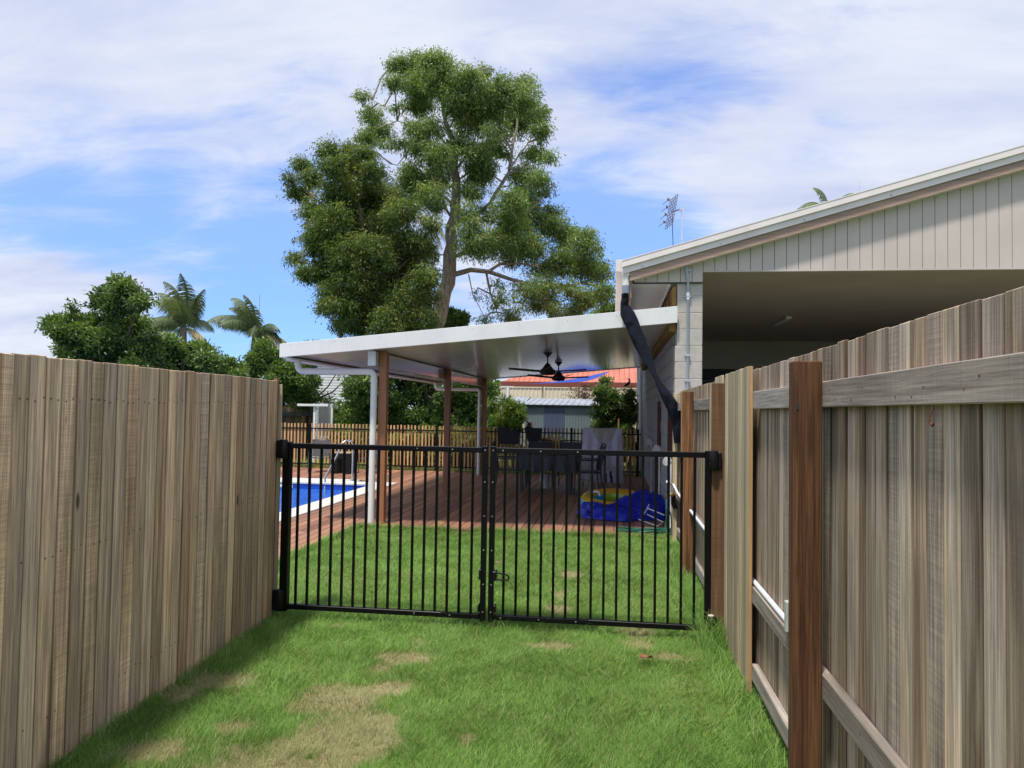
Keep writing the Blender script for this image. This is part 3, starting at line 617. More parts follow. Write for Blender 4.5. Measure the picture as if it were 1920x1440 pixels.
# conduit resting on the middle rail
cd = thing('conduit_pipe', 'white plastic pipe lying on the middle rail of the right fence', 'pipe', (0.86, 4, 0.6))
MB().tube([(0.822, 3.59, 0.612), (0.822, 4.6, 0.612), (0.826, 5.5, 0.612)], 0.0135, 10).obj('pipe', M['pipewhite'], cd, smooth=True)
MB().tube([(0.775, 5.95, 0.612), (0.775, 7.69, 0.615)], 0.0135, 10).tube([(0.775, 7.82, 0.615), (0.775, 9.2, 0.63), (0.75, 9.5, 0.70)], 0.0135, 10).obj('pipe', M['pipewhite'], cd, smooth=True)
MB().box(0.785, 0.838, 3.57, 3.61, 0.597, 0.735).obj('end_block', M['fadewood'], cd, bevel=0.004)
# tap on the fence end
tp = thing('garden_tap', 'garden tap with white lever and blue tag on the far end post of the fence', 'tap', (0.8, 9.6, 0.6))
MB().tube([(0.76, 9.58, 0.66), (0.70, 9.5, 0.73), (0.67, 9.46, 0.74)], 0.018, 8).obj('lever', M['white'], tp, smooth=True)
MB().tube([(0.78, 9.58, 0.56), (0.73, 9.52, 0.58), (0.69, 9.50, 0.56), (0.685, 9.50, 0.50)], 0.017, 8).obj('spout', M['brass'], tp, smooth=True)
MB().tube([(0.685, 9.50, 0.52), (0.685, 9.50, 0.40)], 0.024, 8).obj('hose_connector', M['tagblue'], tp, smooth=True)
MB().tube([(0.755, 9.58, 0.55), (0.755, 9.57, 0.46), (0.78, 9.57, 0.40)], 0.03, 8).obj('timer_body', M['blackplastic'], tp, smooth=True)

# ------------------------------------------------------------------ double gate
GY = 5.52
gt = thing('metal_gate', 'black tubular double gate across the grass between the fences', 'gate', (-0.9, GY, 0))
bar = MB().box(-0.009, 0.009, -0.009, 0.009, 0, 1.20).mesh('bar', M['black'], bevel=0.0015)
screw = MB().lathe([(0.006, 0), (0.004, 0.003)], (0, 0, 0), 8)
for q in range(len(screw.v)): a, b, c = screw.v[q]; screw.v[q] = (a, -c, b)
screw = screw.mesh('screw', M['screw'])
for s, (xa, xb) in enumerate(((-2.475, -0.935), (-0.875, 0.675))):
    w = 0.0275 if s == 0 else 0.019
    xl = xa; xr = xb
    st = lambda x, w_: MB().box(x-w_, x+w_, GY-w_, GY+w_, 0.03, 1.315).obj('stile', M['black'], gt, bevel=0.003)
    st(xl, 0.03 if s == 0 else 0.02); st(xr, 0.02)
    a = xl+(0.031 if s == 0 else 0.021); b = xr-0.021
    MB().box(a, b, GY-0.02, GY+0.02, 1.265, 1.305).obj('top_rail', M['black'], gt, bevel=0.003)
    MB().box(a, b, GY-0.02, GY+0.02, 0.045, 0.082).obj('bottom_rail', M['black'], gt, bevel=0.003)
    for k in range(16): piece('bar', bar, gt, (xl+(xr-xl)*(k+1)/17, GY, 0.074))
for z in (1.284, 1.05, 0.80, 0.55, 0.30, 0.10):
    for x_ in (-0.935, -0.875): piece('screw', screw, gt, (x_+0.002, GY-0.0205, z))
for x_ in (-1.18, -1.45, -0.80, -0.52, -0.25): piece('screw', screw, gt, (x_, GY-0.0205, 1.285)); piece('screw', screw, gt, (x_, GY-0.0205, 0.064))
MB().box(-1.25, -0.957, GY-0.0235, GY-0.0215, 0.09, 1.262).obj('clear_panel', M['clear'], gt)
MB().box(-0.853, -0.16, GY-0.0235, GY-0.0215, 0.09, 1.262).obj('clear_panel', M['clear'], gt)
# hinges
def hinge(x0, x1, z0, z1, flip=1):
    xa, xb = sorted((x0, x1))
    o = MB().box(xa, xb, GY-0.05, GY-0.021, z0, z1).obj('hinge', M['blackplastic'], gt, bevel=0.008)
    xs_ = x0+0.022*flip
    MB().lathe([(0.030, 0), (0.034, 0.01), (0.034, z1-z0-0.01), (0.028, z1-z0+0.008)], (x0+flip*0.01, GY-0.045, z0), 14).obj('hinge_barrel', M['blackplastic'], o, smooth=True)
    return o
hinge(-2.50, -2.555, 1.19, 1.325, 1); hinge(-2.50, -2.57, 0.04, 0.19, 1)
hinge(0.70, 0.765, 1.185, 1.31, 1); hinge(0.70, 0.755, 0.02, 0.145, 1)
MB().lathe([(0.02, 0), (0.022, 0.006), (0.012, 0.014)], (0.70, GY-0.02, 0.152), 12).obj('hinge_cap', M['pvc'], gt, smooth=True)
# latch
la = MB().box(-0.862, -0.832, GY-0.05, GY+0.02, 0.335, 0.405).obj('latch', M['blackplastic'], gt, bevel=0.006)
MB().tube([(-0.835, GY-0.045, 0.395), (-0.77, GY-0.05, 0.388), (-0.748, GY-0.05, 0.382), (-0.738, GY-0.05, 0.368), (-0.742, GY-0.05, 0.352), (-0.755, GY-0.05, 0.345), (-0.835, GY-0.045, 0.345)], 0.0055, 8).obj('latch_loop', M['blackplastic'], la, smooth=True)
MB().box(-0.965, -0.945, GY-0.03, GY+0.03, 0.335, 0.41).obj('latch_keeper', M['blackplastic'], gt, bevel=0.004)
MB().box(-0.852, -0.835, GY-0.035, GY+0.02, 0.10, 0.155).obj('drop_bolt', M['blackplastic'], gt, bevel=0.004)
MB().box(-0.97, -0.957, GY-0.035, GY+0.02, 0.10, 0.155).obj('drop_bolt', M['blackplastic'], gt, bevel=0.004)

# ------------------------------------------------------------------ patio cover
pc = thing('patio_cover', 'white flat patio roof on timber posts over the deck', 'patio cover', (-1.8, 14, 0))
RXL, RXR, RY0, RY1 = -4.46, 0.79, 9.62, 19.0
def zb(x): return 2.262+0.0893*(x+4.46)       # underside
npan = 9; pw = (RY1-RY0-0.06)/npan
pan = MB(); prof = []
# one panel: underside with shallow flutes
fl = [0, 0.003, 0.25, 0.253, 0.256, 0.50, 0.503, 0.506, 0.75, 0.753, 0.756, 0.994, 1.0]
pts = []
for t in fl: pts.append((t*(pw-0.004), 0.004 if t in (0.253, 0.503, 0.753, 0, 1.0) else 0.0))
prof = pts+[(pw-0.004, 0.10), (0, 0.10)]
for k in range(npan):
    m = MB(); n = len(prof); y0 = RY0+0.03+k*pw
    for x_ in (RXL+0.02, RXR): m.v += [(x_, y0+a, zb(x_)+b+0.004) for a, b in prof]
    m.f = [tuple(range(n)), tuple(range(2*n-1, n-1, -1))]+[(i, i+n, (i+1) % n+n, (i+1) % n) for i in range(n)]
    m.obj('roof_panel', M['whiteroof'], pc)
def slab(y0, y1, dz0, dz1, xa=RXL, xb=RXR):
    m = MB(); m.v = [(xa, y0, zb(xa)+dz0), (xb, y0, zb(xb)+dz0), (xb, y1, zb(xb)+dz0), (xa, y1, zb(xa)+dz0), (xa, y0, zb(xa)+dz1), (xb, y0, zb(xb)+dz1+0.025), (xb, y1, zb(xb)+dz1+0.025), (xa, y1, zb(xa)+dz1)]
    m.f = [(3, 2, 1, 0), (4, 5, 6, 7), (0, 1, 5, 4), (1, 2, 6, 5), (2, 3, 7, 6), (3, 0, 4, 7)]; return m
slab(RY0-0.008, RY0+0.025, -0.012, 0.172).obj('fascia', M['fasciawhite'], pc, bevel=0.003)
slab(RY1-0.025, RY1+0.008, -0.012, 0.160).obj('fascia', M['fasciawhite'], pc)
fsm = MB().lathe([(0.006, 0), (0.004, 0.003)], (0, 0, 0), 8)
for q in range(len(fsm.v)): a, b, c = fsm.v[q]; fsm.v[q] = (a, -c, b)
fsm = fsm.mesh('fascia_screw', M['conduit'])
for k in range(9): x_ = RXL+0.15+k*0.62; piece('fascia_screw', fsm, pc, (x_, RY0-0.0085, zb(x_)+0.14)); 
MB().prism([(RXL-0.006, 2.25), (RXL+0.006, 2.25), (RXL+0.10, 2.252), (RXL+0.10, 2.262), (RXL+0.012, 2.262), (RXL+0.012, 2.43), (RXL-0.006, 2.43)], 'y', RY0-0.006, RY1).obj('gutter', M['fasciawhite'], pc)
MB().prism([(RXL+0.06, 2.205), (RXL+0.14, 2.225), (RXL+0.14, 2.249), (RXL+0.06, 2.247)], 'y', RY0+0.05, RY1-0.05).obj('gutter_lip', M['pvc'], pc)
bm_ = MB().box(-3.33, -3.225, 9.93, 18.6, 2.17, zb(-3.33)-0.002).obj('beam', M['whiteroof'], pc, bevel=0.002)
MB().box(-3.332, -3.222, 9.915, 9.929, 2.165, zb(-3.33)+0.0).obj('beam_cap', M['pipewhite'], pc, bevel=0.002)
for y in (10.11, 14.2, 18.38):
    MB().box(-3.215, -3.105, y-0.055, y+0.055, -0.02, zb(-3.215)-0.004).obj('post', M['post_oil'], pc, bevel=0.004)
for y in (10.0, 18.28):
    xl = -4.37; xr = -3.264; zt = 2.085
    path = [(xl, y, 2.25), (xl, y, zt+0.09)]+[(xl+0.08*(1-math.cos(t)), y, zt+0.08*(1-math.sin(t))) for t in (0.4, 0.8, 1.2, 1.5)]
    path += [(xr-0.07, y, zt)]+[(xr-0.07+0.07*math.sin(t), y, zt-0.07*(1-math.cos(t))) for t in (0.4, 0.8, 1.2, 1.57)]+[(xr, y, 0.0)]
    dp = MB().tube(path, 0.044, 14).obj('downpipe', M['pvc'], pc, smooth=True)
    for cx_, cz_ in ((xr, 1.93), (xl, 2.17)): MB().lathe([(0.048, 0), (0.048, 0.05)], (cx_, y, cz_), 14).obj('pipe_collar', M['pvc'], dp, smooth=True)
MB().box(0.70, 0.785, 9.75, 18.9, zb(0.7)-0.10, zb(0.7)-0.004).obj('wall_ledger', M['orangewood'], pc, bevel=0.002)

# ceiling fans
def fan(name, label, x, y, zc, drop, rot):
    z = zc-drop
    t = thing(name, label, 'ceiling fan', (x, y, z), group='black ceiling fans under the patio roof')
    MB().lathe([(0.03, 0), (0.035, 0.02), (0.075, 0.06), (0.08, 0.075)], (x, y, zc-0.075), 20).obj('canopy', M['fan'], t, smooth=True)
    MB().tube([(x, y, zc-0.06), (x, y, z+0.08)], 0.012, 8).obj('rod', M['fan'], t, smooth=True)
    MB().lathe([(0.02, 0.12), (0.04, 0.10), (0.09, 0.03), (0.13, 0.0), (0.135, -0.04), (0.11, -0.075), (0.0, -0.085)][::-1], (x, y, z), 24).obj('motor', M['fan'], t, smooth=True)
    for k in range(4):
        a = rot+k*PI/2; m = MB(); n = 9
        for s_ in range(n):
            q = s_/(n-1); r = 0.12+0.53*q; w = 0.045+0.03*math.sin(PI*min(1, q*1.1))-0.02*q*q; zz = z-0.02+0.035*q
            for e, dz in ((-1, -0.012), (1, 0.014)):
                for th in (0, 0.006): m.v.append((x+math.cos(a)*r-math.sin(a)*w*e, y+math.sin(a)*r+math.cos(a)*w*e, zz+dz+th))
        for s_ in range(n-1):
            b = s_*4; c = b+4
            m.f += [(b, b+2, c+2, c), (b+1, c+1, c+3, b+3), (b, c, c+1, b+1), (b+2, b+3, c+3, c+2)]
        m.f += [(0, 1, 3, 2), (4*n-4, 4*n-2, 4*n-1, 4*n-3)]
        m.obj('blade', M['fan'], t, smooth=True)
fan('ceiling_fan', 'nearer and slightly larger looking black ceiling fan under the patio roof', -1.09, 12.5, zb(-1.09), 0.30, 0.12)
fan('ceiling_fan', 'farther black ceiling fan, lower in the picture and partly behind the nearer one', -1.08, 14.9, zb(-1.08), 0.30, 0.45)

# ------------------------------------------------------------------ house with carport
hs = thing('house', 'cream gabled house with open carport and block pillar on the right', 'house', (4, 14, 0))
HY = 9.70
pil = MB().box(0.797, 1.103, HY+0.006, HY+0.30, -0.05, 3.24).obj('pillar', M['mortar'], hs)
bz = 3.238
def blk(x0, x1, z0, z1): return MB().box(x0, x1, HY, HY+0.306, z0, z1).obj('block', M['block'], pil, bevel=0.004)
bz = 3.238; kk = 0
while bz > 0.0:
    h = 0.175 if kk == 0 else 0.209
    xl = 0.806 if bz > 2.5 else 0.772
    blk(xl, 1.108, max(bz-h+0.004, -0.05), bz-0.003); bz -= h; kk += 1
# side wall of blocks under the patio roof
bw = MB(); mw = MB().box(0.808, 0.98, HY+0.31, 26.0, -0.05, 3.2).obj('wall', M['blockwall'], hs)
openings = [(9.95, 11.0, 1.80), (12.75, 13.5, 1.80)]
z = 0.0; row = 0
while z < 3.1:
    yy = HY+0.33+(0.2 if row % 2 else 0)
    while yy < 25.9:
        y1 = min(yy+0.398, 25.9)
        inside = any(a < (yy+y1)/2 < b and z < h for a, b, h in openings)
        if not inside: bw.box(0.790, 0.806, yy+0.004, y1-0.004, z+0.004, z+0.204)
        yy += 0.402
    z += 0.209; row += 1
tag(bw.obj('wall_blocks', M['blockwall'], hs), kind='stuff')
for a, b, h in openings:
    d = MB().box(0.775, 0.806, a+0.02, b-0.02, 0.01, h-0.02).obj('door', M['brownwood'], hs, bevel=0.003)
    MB().tube([(0.77, a+0.12, 0.98), (0.73, a+0.12, 0.98), (0.73, a+0.2, 0.98)], 0.008, 8).obj('handle', M['steel'], d)
for y, zz, zb_, in ((10.1, 0.92, 0.05), (12.6, 0.96, 0.0), (15.2, 0.97, 0.0)):
    # white scalloped meter covers with a pipe below
    m = MB(); pr = [(0, 0)]
    pr = [(-0.065, 0.0), (-0.045, -0.03), (0.045, -0.03), (0.065, 0.0), (0.06, 0.045), (0.03, 0.085), (0.0, 0.10), (-0.03, 0.085), (-0.06, 0.045)]
    n = len(pr)
    cv = MB().prism([(0.785-0.065+p[0], zz+p[1]) for p in pr], 'y', y-0.012, y+0.012).obj('wall_bracket', M['pvc'], hs, bevel=0.003)
    MB().tube([(0.765, y, zz-0.02), (0.765, y, zb_)], 0.016, 8).obj('wall_pipe', M['pvc'], cv, smooth=True)
# cladding boards of the gable
SL = 0.282
def zr(x): return 3.24+SL*(x-0.20)     # lower edge of the pink barge board
def clad(x0, x1):
    zb0 = 3.24 if x1 <= 1.12 else 3.385
    g_ = 0.003
    pts = [(x0+g_, zb0), (x1-g_, zb0), (x1-g_, zr(x1)+0.05), (x0+g_, zr(x0)+0.05)]
    m = MB(); 
    if pts[2][1] <= zb0: return
    if pts[3][1] <= zb0: pts = [pts[0], pts[1], pts[2]]
    m.prism(pts, 'y', HY-0.03, HY-0.012); m.obj('cladding_board', M['cream'], hs, bevel=0.0015)
x_ = 0.25; e = []
bwid = 0.1447
while x_ < 8.6:
    x1 = x_+bwid
    if x_ < 1.108 < x1: x1 = 1.108
    clad(x_, x1); x_ = x1
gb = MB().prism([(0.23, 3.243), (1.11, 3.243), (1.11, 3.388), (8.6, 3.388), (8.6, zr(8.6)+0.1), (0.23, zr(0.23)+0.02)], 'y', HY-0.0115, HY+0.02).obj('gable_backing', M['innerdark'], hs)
MB().box(1.11, 8.6, HY-0.034, HY+0.03, 3.366, 3.384).obj('lintel_trim', M['cream'], hs)
MB().box(0.235, 1.108, HY-0.033, HY+0.03, 3.228, 3.2385).obj('lintel_trim', M['innerdark'], hs)
def rake(y0, y1, d0, d1, xa, xb, m, name, cut=0):
    MB().prism([(xa, zr(xa)+d0), (xb, zr(xb)+d0), (xb, zr(xb)+d1), (xa, zr(xa)+d1)], 'y', y0, y1).obj(name, M[m], hs, bevel=0.0)
rake(HY-0.16, HY-0.125, 0.0, 0.122, 0.19, 9.2, 'pinkwood', 'barge_board')
rake(HY-0.12, HY-0.0305, 0.005, 0.022, 0.24, 9.2, 'soffit', 'rake_soffit')
MB().prism([(0.11, zr(0.11)+0.112), (9.2, zr(9.2)+0.112), (9.2, zr(9.2)+0.20), (0.11, zr(0.11)+0.20)], 'y', HY-0.185, HY-0.165).obj('barge_flashing', M['flash'], hs)
MB().prism([(0.09, zr(0.09)+0.193), (9.2, zr(9.2)+0.193), (9.2, zr(9.2)+0.270), (0.09, zr(0.09)+0.270)], 'y', HY-0.215, HY-0.187).obj('barge_flashing', M['flash'], hs)
MB().prism([(0.09, zr(0.09)+0.2702), (9.2, zr(9.2)+0.2702), (9.2, zr(9.2)+0.281), (0.09, zr(0.09)+0.281)], 'y', HY-0.22, HY+0.15).obj('barge_capping', M['flash'], hs)
# screws on flashing
sc_ = MB().lathe([(0.010, 0), (0.010, 0.004), (0.006, 0.01)], (0, 0, 0), 8)
for q in range(len(sc_.v)): a, b, c = sc_.v[q]; sc_.v[q] = (a, -c, b)
sc_ = sc_.mesh('roof_screw', M['conduit'])
for x_ in (0.35, 1.3, 2.3, 3.3, 4.3, 5.3): piece('roof_screw', sc_, hs, (x_, HY-0.186, zr(x_)+0.14))
# roof sheet
rs = MB(); rs.prism([(0.05, zr(0.05)+0.225), (9.4, zr(9.4)+0.225), (9.4, zr(9.4)+0.26), (0.05, zr(0.05)+0.26)], 'y', HY+0.15, 26.2)
rs.obj('roof', M['flash'], hs)
rs2 = MB().prism([(9.4, zr(9.4)+0.225), (18, zr(9.4)-2.2), (18, zr(9.4)-2.165), (9.4, zr(9.4)+0.26)], 'y', HY-0.2, 26.2).obj('roof', M['flash'], hs)
# eave: gutter, fascia, soffit
MB().prism([(0.02, 3.36), (0.13, 3.36), (0.13, 3.50), (0.122, 3.50), (0.122, 3.37), (0.03, 3.37), (0.03, 3.512), (0.02, 3.512)], 'y', HY-0.15, 26.2).obj('gutter', M['flash'], hs)
MB().box(0.02, 0.13, HY-0.155, HY-0.151, 3.36, 3.51).obj('gutter_end', M['flash'], hs)
MB().box(0.185, 0.215, HY-0.11, 26.1, 3.03, 3.36).obj('eave_fascia', M['pinkwood'], hs)
MB().box(0.216, 0.79, HY-0.0, 26.0, 3.232, 3.240).obj('soffit', M['soffit'], hs)
MB().box(0.70, 0.712, HY+0.05, 26.0, 3.20, 3.231).obj('soffit_trim', M['soffit'], hs)
MB().box(0.735, 0.786, HY+0.02, 19.0, 2.86, 3.19).obj('wall_batten', M['orangewood'], hs)
for y in (10.2, 10.8, 11.4, 12.4): MB().box(0.715, 0.735, y, y+0.09, 2.9, 3.2).obj('stud', M['hard_mid'], hs)
# carport interior
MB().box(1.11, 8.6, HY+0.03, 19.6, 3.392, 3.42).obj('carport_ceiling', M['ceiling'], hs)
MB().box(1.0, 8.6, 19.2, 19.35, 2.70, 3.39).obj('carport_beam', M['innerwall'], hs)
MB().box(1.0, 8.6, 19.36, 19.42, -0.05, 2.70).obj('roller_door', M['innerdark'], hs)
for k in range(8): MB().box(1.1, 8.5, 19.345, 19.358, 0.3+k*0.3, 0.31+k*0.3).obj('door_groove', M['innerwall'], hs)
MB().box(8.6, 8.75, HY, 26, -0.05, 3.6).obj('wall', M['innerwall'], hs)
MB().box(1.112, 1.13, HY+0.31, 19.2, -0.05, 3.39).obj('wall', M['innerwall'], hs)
MB().box(0.98, 8.6, 25.9, 26.0, -0.05, 3.4).obj('wall', M['cream'], hs)
MB().box(1.13, 8.6, HY, 19.2, -0.048, 0.0).obj('carport_floor', M['concrete'], hs)
ltb = MB().box(3.13, 3.23, 14.3, 15.5, 3.345, 3.391).obj('ceiling_light', M['white'], hs, bevel=0.004)
# conduit up the pillar
cp = thing('electrical_conduit', 'grey blue conduit running up the front of the block pillar', 'conduit', (0.94, HY-0.02, 2))
MB().tube([(0.925, HY-0.02, 0.3), (0.925, HY-0.02, 3.22), (0.918, HY-0.05, 3.27), (0.905, HY-0.05, 3.38), (0.89, HY-0.05, 3.46)], 0.017, 10).obj('pipe', M['conduit'], cp, smooth=True)
for z in (3.05, 2.30, 1.98, 3.37): MB().box(0.895, 0.955, HY-0.042 if z < 3.3 else HY-0.072, HY-0.0015 if z < 3.2 else HY-0.031, z, z+0.022).obj('saddle_clip', M['conduit'], cp)
MB().lathe([(0.021, 0), (0.021, 0.09)], (0.925, HY-0.02, 3.02), 12).obj('coupling', M['pipewhite'], cp, smooth=True)
# short downpipe from gutter and drooping lay-flat sleeve
MB().tube([(0.145, HY-0.12, 3.40), (0.145, HY-0.12, 3.17)], 0.044, 16).obj('downpipe', M['pvc'], hs, smooth=True)
MB().box(0.10, 0.19, HY-0.165, HY-0.075, 3.30, 3.385).obj('downpipe_bracket', M['flash'], hs, bevel=0.01)
lf_ = thing('layflat_sleeve', 'long black plastic sleeve drooping from the gutter pipe down behind the fence', 'drain sleeve', (0.145, HY-0.12, 3.1))
MB().tube([(0.145, HY-0.12, 3.185), (0.145, HY-0.12, 3.085)], 0.047, 16).obj('tape_band', M['tape'], lf_, smooth=True)
path = [((1172, 551), 0.046, 0.040, 0), ((1172, 562), 0.050, 0.022, 0.3), ((1171, 574), 0.062, 0.012, 0.5), ((1176, 588), 0.090, 0.008, 0.1), ((1184, 604), 0.088, 0.010, 0), ((1190, 620), 0.086, 0.012, 0), ((1201, 645), 0.082, 0.012, 0),
        ((1213, 670), 0.072, 0.013, 0.1), ((1222, 690), 0.050, 0.016, 0.5), ((1229, 705), 0.040, 0.018, 0.9), ((1237, 722), 0.050, 0.015, 0.5), ((1249, 742), 0.066, 0.012, 0.2), ((1261, 762), 0.078, 0.010, 0), ((1275, 790), 0.10, 0.01, 0), ((1279, 830), 0.10, 0.01, 0)]
m = MB(); n = 14; ctr = []
# resample smoothly
P = []
for i, (p, a, b, t) in enumerate(path):
    yq = HY-0.13 if i < 12 else HY-0.13
    P.append((at(p[0], p[1], HY-0.14+(0.0 if i > 2 else 0.015)), a, b, t))
Q = []
for i in range(len(P)-1):
    for s_ in range(4):
        t = s_/4; Q.append(tuple(P[i][j].lerp(P[i+1][j], t) if j == 0 else P[i][j]*(1-t)+P[i+1][j]*t for j in range(4)))
Q.append(P[-1])
for i, (p, a, b, tw) in enumerate(Q):
    d = (Q[min(i+1, len(Q)-1)][0]-Q[max(0, i-1)][0]).normalized(); side = d.cross(Vector((0, 1, 0))).normalized(); nn = side.cross(d).normalized()
    s2 = side*math.cos(tw)+nn*math.sin(tw); n2 = -side*math.sin(tw)+nn*math.cos(tw)
    for k in range(n):
        t = 2*PI*k/n; wob = 0.006*mn.noise(Vector((i*0.3, k*0.8, 1)))+0.004*math.sin(i*1.3+k)
        m.v.append(tuple(p+s2*(math.cos(t)*a)+n2*(math.sin(t)*b+wob)))
for i in range(len(Q)-1):
    for k in range(n): m.f.append((i*n+k, i*n+(k+1) % n, (i+1)*n+(k+1) % n, (i+1)*n+k))
m.obj('sleeve', M['layflat'], lf_, smooth=True)

# television antenna
an = thing('tv_antenna', 'grid backed television antenna on a thin mast above the house roof', 'antenna', tuple(at(1278, 450, 13)))
b0 = at(1279, 465, 13); b1 = at(1278, 392, 13)
MB().tube([(b0.x, 13, zr(b0.x)+0.25), (b1.x, 13, b1.z)], 0.012, 8).lathe([(0.04, 0), (0.04, 0.04)], (b1.x, 13, b1.z-0.01), 8).obj('mast', M['conduit'], an, smooth=True)
gm = MB(); tl = at(1271, 364, 13); bl_ = at(1261, 420, 13); dv = Vector((-0.11, 0.18, -0.05))
dn = (bl_-tl)
for k in range(10): q = tl+dn*(k/9.); gm.tube([q-Vector((0, 0.0, 0)), q+dv], 0.005, 5)
for k in range(5): o_ = dv*(k/4.); gm.tube([tl+o_, bl_+o_], 0.006, 5)
gm.obj('grid_reflector', M['bronze'], an)
MB().tube([Vector((b1.x, 13, b1.z)), tl+dn*0.5+dv*0.5], 0.012, 6).obj('boom', M['bronze'], an)
for k in range(4):
    q = tl+dn*(0.12+0.25*k)+dv*0.5+Vector((-0.09, -0.06, 0)); o_ = MB().tube([q-Vector((0.03, 0.12, 0)), q, q-Vector((0.09, -0.10, 0.05))], 0.006, 5).box(q.x-0.02, q.x+0.02, q.y-0.02, q.y+0.02, q.z-0.02, q.z+0.02).obj('dipole', M['bronze'], an)
c1 = at(1266, 462, 13)
MB().tube([tl+dn*0.6+dv*0.3, tl+dn*0.9+dv*0.4+Vector((0.04, 0, -0.1)), Vector((c1.x, 13, zr(c1.x)+0.25))], 0.006, 5).obj('cable', M['black'], an)
sp_ = at(1612, 340, 12)
tag(MB().tube([(sp_.x, 12, zr(sp_.x)+0.25), (sp_.x, 12, sp_.z)], 0.008, 6).obj('whip_aerial', M['conduit']), 'thin upright whip aerial on the house roof further up the slope', 'aerial')

# ------------------------------------------------------------------ picket fence at the back
pf = thing('picket_fence', 'orange timber picket pool fence with black rails along the back of the deck', 'fence', (-4, FY, 0))
pk = MB().box(-0.021, 0.021, -0.012, 0.012, 0.02, 1.16).mesh('picket', M['picket'], bevel=0.002)
x_ = -10.4; k = 0
while x_ < 0.64:
    if -2.02 < x_ < -1.92 or abs(x_+7.93) < 0.045 or abs(x_+1.03) < 0.045 or abs(x_+4.5) < 0.045 or abs(x_+10.2) < 0.04: pass
    else: piece('picket', pk, pf, (x_, FY+0.05+random.uniform(-0.002, 0.002), random.uniform(-0.008, 0.008)), (0, random.uniform(-0.006, 0.006), 0))
    x_ += 0.0935
for z in (1.02, 0.09): MB().box(-10.5, 0.70, FY+0.015, FY+0.037, z, z+0.03).obj('rail', M['black'], pf)
for x_ in (-10.2, -7.93, -4.5, -1.03, 0.62): MB().box(x_-0.028, x_+0.028, FY-0.0, FY+0.056, -0.05, 1.17).obj('post', M['black'], pf, bevel=0.003)

# ------------------------------------------------------------------ leaves and trees
def leafcloud(blobs, n, L_, w, droop=0.5, seed=1, sub=0.42, flat=0.85, per=70, tmean=0.42):
    """blobs: (Vector centre, radius, density). Leaves gather in small sprays spread through each blob; returns mesh arrays"""
    r = np.random.default_rng(seed)
    wts = np.array([b[1]**2.0*b[2] for b in blobs]); wts /= wts.sum(); cs = np.array([tuple(b[0]) for b in blobs]); rs = np.array([b[1] for b in blobs])
    ns = max(1, n//per); pick = r.choice(len(blobs), ns, p=wts)
    d = r.normal(size=(ns, 3)); d /= np.linalg.norm(d, axis=1)[:, None]
    rad = r.random(ns)**0.5*np.where(r.random(ns) < 0.3, 1.38, 1.05)
    c = cs[pick]+d*(rad*rs[pick])[:, None]*np.array([1, 1, flat])
    sr = sub*r.uniform(0.35, 1.4, ns)
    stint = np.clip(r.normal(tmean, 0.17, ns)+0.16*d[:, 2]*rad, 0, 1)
    m = ns*per; si = np.repeat(np.arange(ns), per)
    e = r.normal(size=(m, 3)); e /= np.linalg.norm(e, axis=1)[:, None]
    q = c[si]+e*(r.random(m)**0.5*sr[si])[:, None]*np.array([1, 1, 0.7])
    dirv = e*0.6+r.normal(size=(m, 3))*0.5; dirv[:, 2] -= droop; dirv /= np.linalg.norm(dirv, axis=1)[:, None]
    s = np.cross(dirv, r.normal(size=(m, 3))); s /= np.linalg.norm(s, axis=1)[:, None]
    ln = L_*r.uniform(0.6, 1.25, m)[:, None]; ww = w*r.uniform(0.7, 1.2, m)[:, None]
    V = np.stack([q, q+dirv*ln*0.45+s*ww*0.5, q+dirv*ln, q+dirv*ln*0.45-s*ww*0.5], 1).reshape(-1, 3)
    i = np.arange(m)*4; F = np.stack([i, i+1, i+2, i+3], 1)
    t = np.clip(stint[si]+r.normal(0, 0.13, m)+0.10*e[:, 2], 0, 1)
    return V, F, np.repeat(t, 4)
def crown(parent, blobs, n, L_, w, mat, **k):
    V, F, T = leafcloud(blobs, n, L_, w, **k); return link('crown', fastmesh('crown', V, F, M[mat], {'tint': T}), parent)
SK = []
def limb(parent_mb, pts, r0_, r1_, n=8):
    pts = [Vector(p) for p in pts]; Q = []; SK.extend([pts[i].lerp(pts[i+1], t) for i in range(len(pts)-1) for t in (0, 0.33, 0.66)])
    for i in range(len(pts)-1):
        for s_ in range(3): Q.append(pts[i].lerp(pts[i+1], s_/3))
    Q.append(pts[-1]); N_ = len(Q)
    Q2 = [q+Vector((mn.noise(q*1.3)*r0_*0.5, mn.noise(q*1.1+Vector((9, 9, 9)))*r0_*0.5, 0)) for q in Q]
    parent_mb.tube(Q2, [r0_+(r1_-r0_)*i/(N_-1) for i in range(N_)], n)
def C1(cx, cy): return (cx/2.4+520, cy/2.4+60)
def C2(cx, cy): return (cx/3.4286+60, cy/3.4286+480)
rr = random.Random(5)
def blobs_from(lst, conv, sc_, Y, dz, amp=1.0):
    out = []
    for b in lst:
        cx, cy, r = b[:3]; de = b[3] if len(b) > 3 else 1.0
        yy = Y+rr.uniform(-dz, dz); p = conv(cx, cy); out.append((at(p[0], p[1], yy), r/sc_*yy/FPX*amp, de))
    return out
